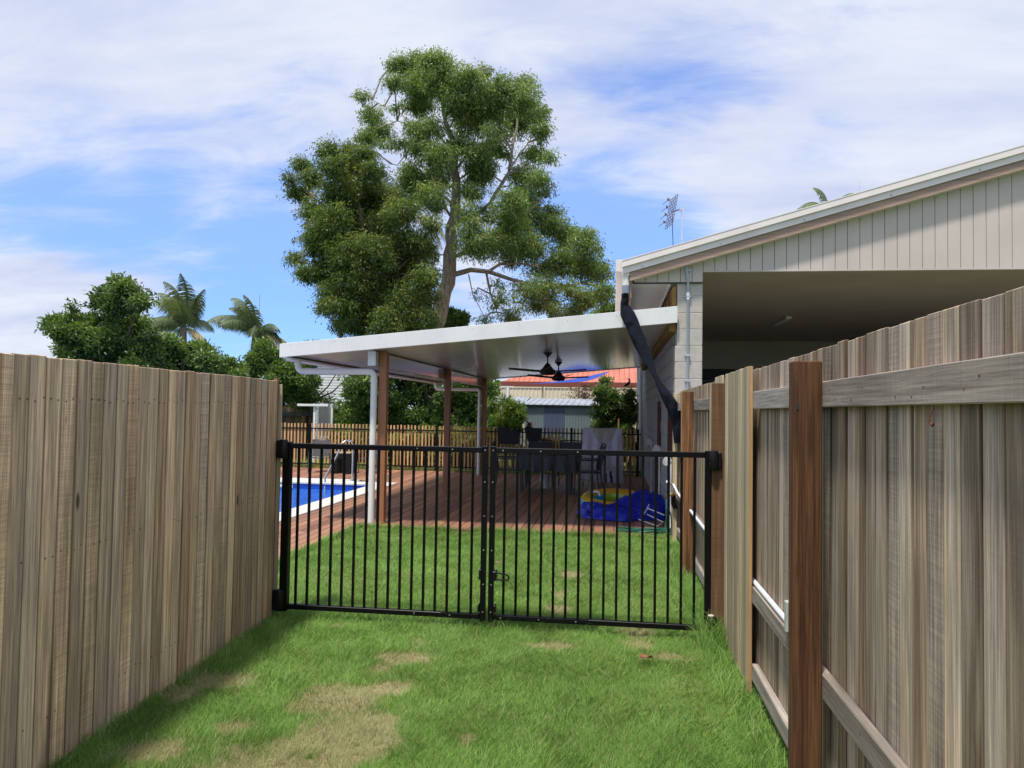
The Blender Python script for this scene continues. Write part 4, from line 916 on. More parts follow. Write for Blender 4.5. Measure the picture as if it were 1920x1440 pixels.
TR = [(540,150,50),(530,230,45),(620,150,60),(720,150,70),(650,240,80),(760,230,90),(860,220,65),(920,190,38),(1000,260,70),(1100,300,85),(1110,230,38),(1180,370,50),(940,330,90),(1080,390,85),(1190,450,42),(860,400,75),(880,320,85),(640,330,60),
 (380,290,28),(420,370,42),(450,440,65),(400,480,40),(500,500,40,.5),(620,430,50),(640,510,60),(720,560,80),(600,640,60),(640,690,75),(700,740,75),(730,650,65),(820,500,55,.7),(900,560,80),(960,520,50),(900,650,65),(870,720,50),(930,620,50),(1150,560,50),(1230,565,28),(1100,650,55),(1180,660,45),(1210,720,28),
 (1120,730,65),(1050,770,75),(1130,830,75),(1050,860,75),(960,810,50,.6),(870,890,60),(880,960,70,.8),(960,950,75,.8),(1050,940,85),(1130,960,75),(1230,880,60),(1240,810,34),(1300,920,70),(1380,960,60),(1390,900,32),(1400,1050,75),(1455,1080,48),(1475,1160,40),(1300,1030,75),(1200,1060,75,.5),(1050,1020,45,.7),(1160,1150,55,.8),(1200,1200,55),(1310,1150,45,.5),(1380,1210,42),(1440,1190,45),(1100,1150,45,.4),(980,1220,36,.4),(940,1290,24),(1060,1285,36),(1250,1250,45),(1340,1250,40),(700,150,60),(800,310,70),(700,430,60,.7),(1000,450,60,.6)]
TL = [(110,600,38),(55,660,24),(100,720,50),(160,660,50),(230,530,48),(240,600,60),(330,540,45),(330,620,80),(390,550,40),(430,620,50),(280,720,90),(400,720,90),(160,800,60),(250,850,90),(360,830,90),(480,760,80),(540,830,70),(580,800,50),(450,880,90),(170,920,45),(230,960,90),(80,1020,38),(130,1080,50),(220,1080,80),(330,1000,100),(440,1000,100),(560,960,80),(640,950,80),(600,1060,90),(660,1110,60),(480,1120,100),(360,1120,100),(250,1180,70),(225,1240,48),(330,1240,90),(450,1240,90),(570,1220,90),(660,1200,55),(290,1320,45),(380,1320,70),(500,1310,80),(600,1310,70),(680,1290,45),(690,870,40)]
bt = thing('tall_tree', 'tallest tree, open crown with grey trunk and a long limb reaching right', 'tree', (-3.9, 36, 0))
YT = 36.0
tm = MB()
def c1w(cx, cy, dy=0): p = C1(cx, cy); return at(p[0], p[1], YT+dy)
k_ = YT/FPX/2.4
base = c1w(690, 1400); limb(tm, [(base.x-0.1, YT, -0.1), base, c1w(735, 1240), c1w(765, 1130), c1w(780, 1000), c1w(787, 880), c1w(805, 740), c1w(805, 640), c1w(800, 560), c1w(770, 440), c1w(740, 300)], 0.48, 0.08, 12)
for pts, a, b in (([(760,1125),(800,1090),(870,1070),(960,1080),(1050,1112),(1150,1140),(1300,1150),(1400,1120)], 15, 4), ([(950,1078),(1000,1045),(1090,1040),(1180,1060)], 8, 3),
                  ([(787,880),(830,850),(900,820),(960,770),(1000,700),(1045,630),(1055,540),(1080,440),(1080,340)], 14, 4), ([(1045,620),(1090,550),(1150,470)], 5, 2), ([(1055,540),(1020,460),(990,400)], 5, 2),
                  ([(792,850),(760,800),(720,700),(650,600),(600,520)], 8, 3), ([(805,640),(760,540),(690,510),(600,490)], 7, 2), ([(800,560),(700,430),(700,330)], 6, 2), ([(690,510),(600,420),(560,370),(480,335),(400,290)], 4, 1.5), ([(600,420),(540,400),(460,430)], 3, 1.5),
                  ([(940,1082),(960,1180),(1000,1300)], 6, 2), ([(960,1180),(1040,1230)], 3, 1.5), ([(800,1010),(850,990),(940,940),(1010,880),(1100,830)], 10, 3), ([(805,620),(880,520),(900,420)], 6, 2), ([(860,1090),(880,1180),(930,1280)], 3, 1.5),
                  ([(1150,1140),(1180,1200),(1200,1260)], 4, 1.5), ([(600,520),(540,600),(500,590)], 3, 1.5), ([(900,820),(940,880),(1000,960)], 4, 2), ([(1050,1112),(1120,1180),(1100,1260)], 3, 1.5), ([(770,440),(850,300),(860,200)], 5, 2)):
    dy = rr.uniform(-0.4, 0.4)
    limb(tm, [c1w(*p, dy*i/len(pts)*3) for i, p in enumerate(pts)], a*k_, b*k_, 7)
TR += [(900,1180,26,.3),(1010,1190,30,.35),(1080,1220,34,.4),(1150,1230,36,.5),(990,1130,30,.4),(1230,1130,50,.6),(1350,1180,40,.6),(690,1000,40,.6),(700,1090,36,.6),(560,500,34,.5),(540,340,30,.5),(960,450,50,.6),(1020,540,40,.6),(850,800,50,.6)]
B_ = blobs_from(TR, C1, 2.4, YT, 2.1, 0.99)
def twigs(mb, blobs, per):
    sk = [p for p in SK if p.z > 5]
    for b in blobs:
        c = Vector(b[0]); q = min(sk, key=lambda p: (p-c).length+max(0, p.z-c.z)*1.5)
        e = c+Vector((rr.uniform(-.3, .3), 0, rr.uniform(-.2, .3))); mb.tube([q, q.lerp(e, 0.5)+Vector((rr.uniform(-.25, .25), rr.uniform(-.2, .2), rr.uniform(-.1, .3))), e], [0.05, 0.035, 0.015], 5)
        for _ in range(per):
            d = Vector((rr.gauss(0, 1), rr.gauss(0, 1), rr.gauss(0.1, 0.8))).normalized()*b[1]*rr.uniform(0.7, 1.1); mb.tube([e.lerp(q, 0.2), e+d*0.5+Vector((0, 0, 0.1)), e+d], [0.022, 0.015, 0.006], 4)
twigs(tm, B_, 4)
tm.obj('trunk', M['bark'], bt, smooth=True)
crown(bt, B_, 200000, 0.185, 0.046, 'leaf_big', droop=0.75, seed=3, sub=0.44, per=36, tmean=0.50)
SK.clear()
dt = thing('dense_tree', 'dense dark green tree just left of the tallest tree, behind the patio roof', 'tree', (-7.6, 33, 0))
YT2 = 33.0
tm = MB()
def c1b(cx, cy, dy=0): p = C1(cx, cy); return at(p[0], p[1], YT2+dy)
b_ = c1b(450, 1400); limb(tm, [(b_.x, YT2, -0.1), b_, c1b(420, 1150), c1b(400, 1000), c1b(385, 900), c1b(375, 800), c1b(300, 650)], 0.22, 0.05, 10)
for pts, a, b in (([(420,1150),(440,1000),(450,900),(480,760)], 9, 3), ([(400,1000),(350,900),(230,800),(130,720)], 6, 2), ([(420,1150),(560,1050),(640,980)], 7, 3), ([(420,1200),(280,1100),(130,1040)], 6, 2)):
    limb(tm, [c1b(*p) for p in pts], a*k_, b*k_, 7)
BL_ = blobs_from(TL, C1, 2.4, YT2, 1.7, 0.97); twigs(tm, BL_, 2)
tm.obj('trunk', M['barkd'], dt, smooth=True)
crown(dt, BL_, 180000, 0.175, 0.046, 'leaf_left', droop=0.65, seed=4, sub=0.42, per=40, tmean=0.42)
# broadleaf tree behind the left fence
TA = [(560,180,38),(600,230,55),(480,260,55),(420,300,45),(560,320,95),(680,300,50),(700,250,22),(745,270,16),(260,340,25),(240,400,40),(150,430,48),(115,470,26),(220,500,75),(340,430,60),(350,540,95),(480,440,80),(500,560,105),(640,460,95),(640,600,105),(260,600,70),(225,640,38),(720,640,80),(400,680,80),(560,700,80),(700,720,80),(760,540,50)]
TB = [(780,620,60),(860,570,55),(900,640,80),(950,690,80),(1050,610,55),(1080,660,75),(1150,690,70),(1130,610,36),(1250,700,48),(1320,730,48),(1000,740,80),(1180,760,80),(1300,800,70),(850,730,80)]
TC = [(1450,650,50),(1480,600,42),(1500,700,80),(1420,730,60),(1540,640,50),(1600,740,65),(1560,780,80),(1680,760,60),(1720,840,75),(1780,800,55),(1620,850,90),(1480,560,28),(1750,900,80),(1650,950,80)]
def ctree(label, lst, conv, sc_, Y, n, Ls, w, mat, trunk, seed, group=None, name='broadleaf_tree', sub=0.3, cat='tree', dz=1.0, tmean=0.42, droop=0.1, bark_='barkd'):
    bl = blobs_from(lst, conv, sc_, Y, dz, 0.95); cx = sum(b[0].x for b in bl)/len(bl)
    t = thing(name, label, cat, (cx, Y, 0), group)
    m = MB(); ct = [b[0] for b in bl]; top = max(ct, key=lambda v: v.z); mid = Vector((cx, Y, (top.z)*0.45))
    limb(m, [(cx, Y, -0.1), mid, (top.x*0.6+cx*0.4, Y, top.z*0.8)], trunk, trunk*0.35, 9)
    for b in bl[::2]: limb(m, [mid+Vector((0, 0, rr.uniform(-0.3, 0.5))), mid.lerp(b[0], 0.5)+Vector((0, 0, -0.1)), b[0]], trunk*0.4, trunk*0.1, 6)
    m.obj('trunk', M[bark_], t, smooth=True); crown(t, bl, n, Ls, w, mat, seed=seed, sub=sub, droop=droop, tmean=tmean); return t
ctree('spreading broadleaf tree with pointed top above the left fence, leftmost in view', TA, C2, 3.4286, 15, 60000, 0.095, 0.042, 'leaf_dark', 0.13, 21, sub=0.20, dz=0.7)
ctree('low rounded tree above the fence in front of the left palm', TB, C2, 3.4286, 16, 32000, 0.095, 0.042, 'leaf_dark', 0.11, 22, sub=0.20, dz=0.6, tmean=0.5)
ctree('small dark tree at the end of the left fence, in front of the right palm', TC[:12]+[(1720,840,45),(1640,850,70),(1620,900,60)], C2, 3.4286, 21.6, 38000, 0.10, 0.042, 'leaf_hedge', 0.12, 23, sub=0.24, dz=0.9)
I = lambda a, b: (a, b)
def fill(x0, x1, y0, y1, st, jit, r):
    out = []; y = y0
    while y <= y1:
        x = x0
        while x <= x1: out.append((x+rr.uniform(-jit, jit), y+rr.uniform(-jit, jit), r*rr.uniform(0.8, 1.15))); x += st
        y += st*0.8
    return out
ctree('dark leafy shrub between the clothesline and the front patio post', fill(668, 740, 702, 850, 25, 7, 22)+fill(634, 668, 776, 850, 18, 5, 15)+[(655,762,9),(640,768,8)], I, 1, 21.5, 34000, 0.11, 0.05, 'leaf_hedge', 0.09, 31, name='large_shrub', cat='shrub', sub=0.22, dz=0.8)
ctree('tall glossy shrub between the first and second patio posts', fill(745, 850, 690, 850, 26, 8, 24), I, 1, 22, 34000, 0.12, 0.052, 'leaf_hedge', 0.09, 32, name='large_shrub', cat='shrub', sub=0.24, dz=0.8)
ctree('tall glossy shrub around the third patio post beside the shed', fill(862, 925, 705, 850, 24, 7, 22), I, 1, 22, 26000, 0.12, 0.05, 'leaf_hedge', 0.09, 33, name='large_shrub', cat='shrub', sub=0.24, dz=0.7, tmean=0.5)
ctree('olive green treetop showing between the left fence end and the weatherboard house', fill(556, 592, 665, 762, 22, 6, 17)+[(648,672,14),(605,665,12),(668,690,12),(612,752,9),(640,758,8)], I, 1, 23.5, 14000, 0.12, 0.05, 'leaf_dark', 0.09, 34, name='large_shrub', cat='shrub', sub=0.26, dz=0.8)
ctree('dark rounded bush showing above the patio roof right of the grey trunk', [(842,590,15),(862,600,14),(850,612,20),(836,612,18)], I, 1, 39, 8000, 0.2, 0.08, 'leaf_hedge', 0.10, 35, name='round_bush', cat='bush', sub=0.3, dz=0.5)
ctree('distant treetop just left of the house gutter above the patio roof', [(1150,580,9),(1135,584,8),(1120,590,7),(1156,585,8)], I, 1, 60, 4000, 0.3, 0.1, 'leaf_big', 0.15, 36, name='distant_tree', sub=0.5, dz=1.5)
ctree('yellow green variegated shrub behind the pickets between the first two patio posts', fill(748, 832, 818, 868, 20, 6, 16), I, 1, 20.2, 12000, 0.09, 0.036, 'leaf_yellow', 0.03, 37, name='variegated_shrub', cat='shrub', sub=0.14, dz=0.4, tmean=0.6)
ctree('yellow green variegated shrub behind the pickets beside the third patio post', fill(852, 930, 818, 868, 20, 6, 15), I, 1, 20.2, 11000, 0.09, 0.036, 'leaf_yellow', 0.03, 38, name='variegated_shrub', cat='shrub', sub=0.14, dz=0.4, tmean=0.5)
ctree('lime green flowering plant behind the hanging planters', fill(925, 975, 765, 800, 14, 5, 14)+fill(930, 1045, 835, 870, 22, 5, 13), I, 1, 20.0, 9000, 0.12, 0.036, 'leaf_lime', 0.03, 39, name='leafy_plant', cat='plant', sub=0.14, dz=0.3, tmean=0.6)
ctree('pointed green camellia like shrub in front of the blue shed', [(1135,715,12),(1132,735,16),(1145,750,20),(1130,770,20),(1150,780,22),(1132,800,22),(1155,810,22),(1140,830,22),(1160,840,20),(1148,862,20),(1128,855,16),(1165,780,16)], I, 1, 20.6, 22000, 0.085, 0.04, 'leaf_dark', 0.05, 40, name='upright_shrub', cat='shrub', sub=0.16, dz=0.4, tmean=0.5)
ctree('dark shrub squeezed between the upright shrub and the white corner pipe', [(1178,745,13),(1180,765,14),(1185,785,12),(1175,805,14),(1182,830,14),(1176,850,14)], I, 1, 21.5, 9000, 0.085, 0.035, 'leaf_hedge', 0.04, 41, name='upright_shrub', cat='shrub', sub=0.15, dz=0.3, tmean=0.3)
# dry twiggy plant above the shed
ctree('brown twiggy plant rising above the shed roof', [(1085,735,14),(1105,728,12),(1075,742,12),(1095,744,13)], I, 1, 26.4, 900, 0.10, 0.03, 'leaf_brown', 0.03, 42, name='dry_plant', cat='plant', sub=0.3, dz=0.3)

def palm(label, px_, py_, Y, fronds, R_, seed, trunk_r=0.13, up_bias=0.35, group=None, name='palm_tree', dry=2):
    r = random.Random(seed); c = at(px_, py_, Y)
    t = thing(name, label, 'palm tree', (c.x, Y, 0), group)
    m = MB(); limb(m, [(c.x, Y, -0.1), (c.x+0.05, Y, c.z*0.5), (c.x, Y, c.z)], trunk_r, trunk_r*0.8, 10); m.obj('trunk', M['palmbark'], t, smooth=True)
    for k in range(fronds):
        a = 2*PI*k/fronds+r.uniform(-0.25, 0.25); el = r.uniform(0.25, 1.45) if k >= dry else r.uniform(-0.4, 0.1); L_ = R_*r.uniform(0.8, 1.15)
        d = Vector((math.cos(a)*math.cos(el), math.sin(a)*math.cos(el), math.sin(el))); pts = []; p = Vector((c.x, Y, c.z)); n = 14
        for s_ in range(n+1):
            pts.append(p.copy()); p = p+d*(L_/n); d.z -= 0.06+0.19*(s_/n)**1.2; d.x -= 0.035; d = d.normalized()
        V = []; F = []; tint = []; bt_ = 0.95 if k < dry else r.uniform(0.15, 0.75)
        mb = MB().tube(pts, [0.03*(1-0.8*i/n) for i in range(n+1)], 5)
        V += mb.v; F += mb.f; base = len(V)
        V2 = []
        nl = 64
        for s_ in range(nl):
            q = 0.12+0.88*s_/nl; fi = q*n; i = min(int(fi), n-1); pp = pts[i].lerp(pts[i+1], fi-i); tg = (pts[i+1]-pts[i]).normalized()
            sd = tg.cross(Vector((0, 0, 1))); sd = sd.normalized() if sd.length > 0.05 else Vector((1, 0, 0)); ll = L_*0.30*math.sin(PI*min(0.97, q*0.85+0.12))*r.uniform(0.85, 1.1)
            for sg in (-1, 1):
                dd = (sd*sg*0.8+tg*0.55+Vector((0, 0, -0.45-0.45*r.random()))).normalized(); w = 0.014
                b = len(V2); V2 += [tuple(pp+tg*w), tuple(pp-tg*w), tuple(pp+dd*ll*0.6-tg*w*0.6+Vector((0, 0, -0.04*ll))), tuple(pp+dd*ll*1.0+Vector((0, 0, -0.35*ll))), tuple(pp+dd*ll*0.6+tg*w*0.7+Vector((0, 0, -0.02*ll)))]
                F.append((base+b, base+b+1, base+b+2, base+b+3, base+b+4))
        V += V2
        me = bpy.data.meshes.new('frond'); me.from_pydata(V, [], F); me.materials.append(M['leaf_palm'])
        at_ = me.attributes.new('tint', 'FLOAT', 'POINT'); at_.data.foreach_set('value', [min(1, max(0, bt_+r.uniform(-0.12, 0.12))) for _ in V])
        link('frond', me, t)
    return t
palm('left palm rising above the low tree behind the left fence', 345, 615, 22, 19, 1.55, 3)
palm('windswept palm between the left palm and the patio roof, fronds drooping', 478, 625, 24, 21, 1.65, 9, dry=8)
palm('pale palm whose fronds show behind the left edge of the dense tree', 640, 470, 42, 14, 3.4, 14)
palm('pale palm whose fronds show between the dense tree and the tall trunk', 765, 400, 44, 15, 3.3, 19)
palm('small palm whose frond tips show over the house roof', 1553, 400, 24, 13, 0.95, 23, trunk_r=0.09)
mp_ = at(487, 552, 26)
tag(MB().tube([(mp_.x, 26, -0.1), (mp_.x, 26, mp_.z)], 0.015, 6).obj('flag_pole', M['conduit']), 'thin bare pole standing up beside the windswept palm', 'pole')

# ------------------------------------------------------------------ things behind the picket fence
# blue grey shed
def ribs(x0, x1, y, z0, z1, pitch, depth):
    m = MB(); pts = []; x = x0
    while x < x1-1e-6:
        for a, d in ((0, 0), (pitch*0.72, 0), (pitch*0.78, -depth), (pitch*0.94, -depth)): pts.append((min(x+a, x1), y+d))
        x += pitch
    pts.append((x1, y)); pts += [(x1, y+0.02), (x0, y+0.02)]
    m.prism(pts, 'z', z0, z1); return m
shd = thing('garden_shed', 'blue grey steel garden shed with a darker slate blue door', 'shed', (-1.0, 24, 0))
YS = 24.0
xa = at(983, 800, YS).x; xb = at(1019, 800, YS).x; xc = at(1058, 800, YS).x; xd = at(1150, 800, YS).x; ze = at(1050, 760, YS).z
ribs(xa, xb, YS, -0.05, ze, 0.09, 0.012).obj('wall_sheet', M['colorbond'], shd)
tag(ribs(xb, xc, YS-0.015, -0.05, ze, 0.075, 0.012).obj('door', M['colorbondb'], shd), 'darker slate blue door')
ribs(xc, xd, YS, -0.05, ze, 0.09, 0.012).obj('wall_sheet', M['colorbond'], shd)
MB().box(xa, xa+0.02, YS+0.02, YS+2.4, -0.05, ze).box(xd-0.02, xd, YS+0.02, YS+2.4, -0.05, ze).obj('wall_sheet', M['colorbond'], shd)
m = MB(); pts = []; x = xa-0.08
def roofsheet(x0, x1, y0, z0, y1, z1, m_, par, nm='roof_sheet'):
    m = MB(); pitch = 0.2; x = x0; prev = []
    while x < x1:
        for a, d in ((0, 0), (0.14, 0), (0.155, 0.025), (0.185, 0.025)): prev.append((min(x+a, x1), d))
        x += pitch
    prev.append((x1, 0)); n = len(prev)
    for (yy, zz) in ((y0, z0), (y1, z1)): m.v += [(p[0], yy, zz+p[1]) for p in prev]
    for (yy, zz) in ((y0, z0-0.012), (y1, z1-0.012)): m.v += [(p[0], yy, zz) for p in prev]
    for i in range(n-1): m.f += [(i, i+1, i+1+n, i+n), (2*n+i, 3*n+i, 3*n+i+1, 2*n+i+1), (i, 2*n+i, 2*n+i+1, i+1)]
    return m.obj(nm, M[m_], par)
roofsheet(xa-0.05, xd+0.1, YS-0.12, ze+0.02, YS+2.3, at(1080, 748, YS+2.3).z, 'shedroof', shd)
MB().box(xa-0.05, xd+0.1, YS-0.10, YS-0.05, ze-0.03, ze+0.005).obj('gutter', M['innerdark'], shd)
sh2 = thing('garden_shed', 'smaller green grey shed on the left of the blue shed, grey roof', 'shed', (-2.6, 24, 0))
x2 = at(925, 800, YS+0.6).x; x3 = at(979, 800, YS+0.6).x
ribs(x2, x3-0.05, YS+0.6, -0.05, ze-0.02, 0.09, 0.012).obj('wall_sheet', M['colorbond'], sh2)
MB().box(x3-0.05, x3, YS+0.58, YS+0.65, -0.05, ze-0.02).obj('corner_post', M['colorbond'], sh2)
roofsheet(x2-0.1, x3+0.06, YS+0.45, ze+0.0, YS+2.6, at(950, 744, YS+2.6).z, 'shedroof', sh2)
# cream neighbour fence
cf = thing('steel_fence', 'cream steel panel fence behind the garden sheds', 'fence', (-1, 27.5, 0))
YC = 27.6; cz = at(1050, 728, YC).z
x = -5.2
while x < 3.0:
    ribs(x+0.06, x+1.28, YC, 0.0, cz, 0.15, 0.02).obj('panel', M['creamsheet'], cf); MB().box(x, x+0.055, YC-0.04, YC+0.03, 0, cz+0.05).obj('post', M['creamsheet'], cf)
    MB().box(x+0.06, x+1.28, YC-0.03, YC+0.03, cz+0.001, cz+0.04).obj('rail', M['creamsheet'], cf); x += 1.33
# red roofed house
rh = thing('neighbour_house', 'neighbouring house with a red roof beyond the cream fence', 'house', (0, 33, 0))
YH = 31
ex0 = at(938, 722, YH); ex1 = at(1260, 718, YH); ez = at(1050, 717, YH).z; rz = at(1050, 694, YH+5).z
x0_, x1_ = ex0.x, ex1.x+6
MB().poly([(x0_, YH, ez), (x1_, YH, ez), (x1_-3, YH+5, rz+0.8), (x0_+3.4, YH+5, rz+0.8), (x0_, YH+10, ez), (x1_, YH+10, ez)], [(0, 1, 2, 3), (0, 3, 4), (3, 2, 5, 4), (1, 5, 2), (0, 4, 5, 1)]).obj('roof', M['tileroof'], rh)
rm = MB()
def rooflerp(u, v): a = Vector((x0_, YH, ez)).lerp(Vector((x1_, YH, ez)), u); b = Vector((x0_+3.4, YH+5, rz+0.8)).lerp(Vector((x1_-3, YH+5, rz+0.8)), u); return a.lerp(b, v)
k = 0
while x0_+0.3+k*0.22 < x1_-0.3:
    xx = x0_+0.3+k*0.22; top = min(1.0, (xx-x0_)/3.4); p0_ = Vector((xx, YH, ez+0.012)); p1_ = Vector((xx, YH+5*top, ez+(rz+0.8-ez)*top+0.012)); rm.tube([p0_, p1_], 0.018, 4); k += 1
tag(rm.obj('roof_ribs', M['tileroof'], rh), kind='stuff')
MB().box(x0_-0.02, x1_, YH-0.06, YH-0.01, ez-0.18, ez+0.02).obj('fascia', M['redfascia'], rh)
MB().box(x0_+0.5, x1_-0.5, YH+0.5, YH+9.5, -0.05, ez-0.02).obj('wall', M['creamsheet'], rh)
# blue shade sail
s0, s1, s2_ = at(1000, 719, 20.5), at(1142, 697, 20.5), at(1128, 708, 21.5)
ss = MB(); ng = 10; pts = []
ss = MB(); A_, B2, C_ = at(985, 720, 21.0), at(1143, 696, 20.0), at(1085, 716, 19.6)
for i in range(ng+1):
    for j in range(ng+1-i):
        u = i/ng; v = j/ng; p = A_*(1-u-v)+B2*u+C_*v; p = p+Vector((0, 0, -0.10*4*u*(1-u)*0.6)); ss.v.append(tuple(p))
idx = {}; c_ = 0
for i in range(ng+1):
    for j in range(ng+1-i): idx[(i, j)] = c_; c_ += 1
for i in range(ng):
    for j in range(ng-i):
        ss.f.append((idx[i, j], idx[i+1, j], idx[i, j+1]))
        if (i+1, j+1) in idx: ss.f.append((idx[i+1, j], idx[i+1, j+1], idx[i, j+1]))
so_ = ss.obj('shade_sail', M['sailblue'], smooth=True); sm_ = so_.modifiers.new('Solidify', 'SOLIDIFY'); sm_.thickness = 0.004
tag(so_, 'blue shade sail stretched in front of the red roof', 'shade sail')
# house far corner: white corner pipe, hanging duck
MB().tube([(0.70, 19.6, 0.1), (0.70, 19.6, 2.95)], 0.045, 12).obj('downpipe', M['pvc'], hs, smooth=True)

dk = thing('hanging_bird', 'small black bird shaped ornament hanging at the far eave of the house', 'ornament', tuple(at(1177, 716, 19.6)))
c = at(1177, 718, 19.6)
MB().tube([c+Vector((-0.10, 0, -0.08)), c+Vector((-0.05, 0, -0.06)), c+Vector((0.02, 0, -0.01)), c+Vector((0.05, 0, 0.05)), c+Vector((0.03, 0, 0.10)), c+Vector((-0.01, 0, 0.11))], [0.008, 0.03, 0.04, 0.02, 0.022, 0.006], 8).obj('body', M['black'], dk, smooth=True)
MB().tube([c+Vector((0.03, 0, 0.1)), c+Vector((0.03, 0, 0.5))], 0.003, 4).obj('cord', M['black'], dk)
# white weatherboard house behind the trees
wh = thing('weatherboard_house', 'white weatherboard house glimpsed between trees on the left', 'house', (-10, 33, 0))
wx0 = at(575, 700, 32).x; wx1 = at(668, 700, 32).x
k = 0
z = 0.3
while z < 4.05:
    MB().prism([(32.0, z), (32.03, z), (32.03, z+0.118), (32.018, z+0.118)], 'x', wx0, wx1).obj('weatherboard', M['weatherboard'], wh); z += 0.12
MB().box(wx0, wx1, 32.04, 38, -0.05, 4.05).obj('wall', M['weatherboard'], wh)
MB().prism([(31.7, 4.05), (38.3, 4.05), (35, 4.9)], 'x', wx0-0.3, wx1+0.3).obj('roof', M['shedroof'], wh)
# old brown fence in the back corner
of = thing('timber_fence', 'old dark brown timber fence in the far left corner behind the pickets', 'fence', (-9.5, 23.5, 0))
ob = MB().box(-0.07, 0.07, 0, 0.02, -0.05, 1.68).mesh('board', M['oldfence'], bevel=0.003)
ox1 = at(592, 800, 23.5).x; x = ox1-0.1
while x > -13.5: piece('board', ob, of, (x, 23.5+random.uniform(0, 0.01), random.uniform(-0.01, 0.01))); x -= 0.143
MB().box(-13.6, ox1, 23.40, 23.49, 1.30, 1.42).obj('rail', M['innerdark'], of)
MB().box(ox1-0.42, ox1-0.30, 23.36, 23.48, -0.05, 1.30).obj('post', M['hard_dark'], of)
# clothesline
cl = thing('clothesline', 'white T shaped clothesline frame with coloured pegs', 'clothesline', (-8.4, 20.6, 0))
YL = 20.6
l0 = at(558, 759, YL); l1 = at(616, 761, YL); lp = at(588, 800, YL)
MB().box(l0.x, l1.x, YL-0.03, YL+0.03, l0.z-0.035, l0.z+0.03).obj('crossbar', M['white'], cl, bevel=0.004)
MB().box(lp.x-0.035, lp.x+0.035, YL+0.031, YL+0.10, -0.05, l0.z+0.02).obj('post', M['white'], cl, bevel=0.004)
l2 = at(669, 762, YL+3.2)
lines = MB()
for k in range(3): a = Vector((l1.x-0.05-0.2*k, YL, l0.z+0.035)); b = Vector((l2.x-0.2*k, YL+3.2, l2.z)); lines.tube([a, a.lerp(b, 0.5)+Vector((0, 0, -0.05)), b], 0.004, 5)
lines.obj('line', M['white'], cl)
pegc = [simple('peg_'+n, c, 0.5, 0.02) for n, c in (('pink', (0.75, 0.35, 0.30)), ('teal', (0.03, 0.38, 0.42)), ('cream', (0.75, 0.68, 0.58)), ('blue', (0.03, 0.2, 0.45)))]
pegm = [MB().box(-0.012, 0.012, -0.008, 0.008, -0.075, 0.02).mesh('peg', m_) for m_ in pegc]
for k in range(15):
    a = Vector((l1.x-0.05, YL, l0.z+0.035)); b = Vector((l2.x, YL+3.2, l2.z)); q = k/16.0
    p = a.lerp(b, 0.02+q*0.80)+Vector((0, 0, -0.05*4*q*(1-q)*0.9)); tag(piece('peg', pegm[k % 4], cl, p, (0, random.uniform(-0.3, 0.3), random.uniform(0, 3))))
pp = at(669, 800, YL+2.0)
tag(MB().tube([(pp.x, YL+2, -0.05), (pp.x, YL+2, at(669, 766, YL+2).z)], 0.035, 10).obj('steel_post', M['conduit'], smooth=True), 'plain grey round post in front of the dark shrub behind the pickets', 'post')
# white framed screen beside the clothesline
sx0, sx1 = at(594, 800, 21.2).x, at(614, 800, 21.2).x; sz = at(600, 757, 21.2).z
fs = thing('garden_screen', 'grey panel in a white frame behind the clothesline post', 'screen', ((sx0+sx1)/2, 21.2, 0))
MB().box(sx0, sx0+0.05, 21.2, 21.25, 0.7, sz).box(sx1+0.1, sx1+0.15, 21.2, 21.25, 0.7, sz).box(sx0+0.051, sx1+0.099, 21.2, 21.25, 0.7, 0.75).obj('frame', M['white'], fs)
MB().box(sx0+0.051, sx1+0.099, 21.22, 21.235, 0.751, sz-0.02).obj('panel', M['concrete'], fs)
MB().box(sx0, sx0+0.05, 21.2, 21.25, -0.05, 0.69).box(sx1+0.1, sx1+0.15, 21.2, 21.25, -0.05, 0.69).obj('leg', M['white'], fs)
# hanging planters
def planter(label, x0, x1, taper, z0=0.80, z1=1.14):
    c = (x0+x1)/2; t = thing('hanging_planter', label, 'planter', (c, FY-0.1, z0), group='black planters hung on the picket fence')
    m = MB(); w0 = (x1-x0)/2*taper; w1 = (x1-x0)/2
    m.v = [(c-w0, FY-0.17, z0), (c+w0, FY-0.17, z0), (c+w0, FY-0.02, z0), (c-w0, FY-0.02, z0), (c-w1, FY-0.24, z1), (c+w1, FY-0.24, z1), (c+w1, FY-0.015, z1), (c-w1, FY-0.015, z1)]
    m.f = [(3, 2, 1, 0), (0, 1, 5, 4), (1, 2, 6, 5), (2, 3, 7, 6), (3, 0, 4, 7), (4, 5, 6, 7)]
    m.obj('pot', M['cover'], t, bevel=0.006); MB().box(c-w1+0.02, c+w1-0.02, FY-0.22, FY-0.03, z1+0.001, z1+0.012).obj('soil', M['soil'], t)
    return t
xq = [at(px_, 815, FY).x for px_ in (935, 974, 984, 1018)]
t1 = planter('wide square black planter hung on the picket fence, left of the pair', xq[0], xq[1], 0.95, 0.74)
t2 = planter('tapered black planter hung on the picket fence, right of the pair', xq[2], xq[3], 0.55)
crown(t1, [(Vector((xq[0]+0.15, FY-0.1, 1.22)), 0.12, 1), (Vector((xq[1]-0.15, FY-0.1, 1.22)), 0.14, 1)], 900, 0.14, 0.03, 'leaf_lime', sub=0.08, seed=61, droop=-0.2, tmean=0.6).name = 'foliage'
crown(t2, [(Vector((xq[2]+0.2, FY-0.1, 1.17)), 0.10, 1)], 280, 0.06, 0.02, 'leaf_brown', sub=0.08, seed=62, droop=0).name = 'foliage'
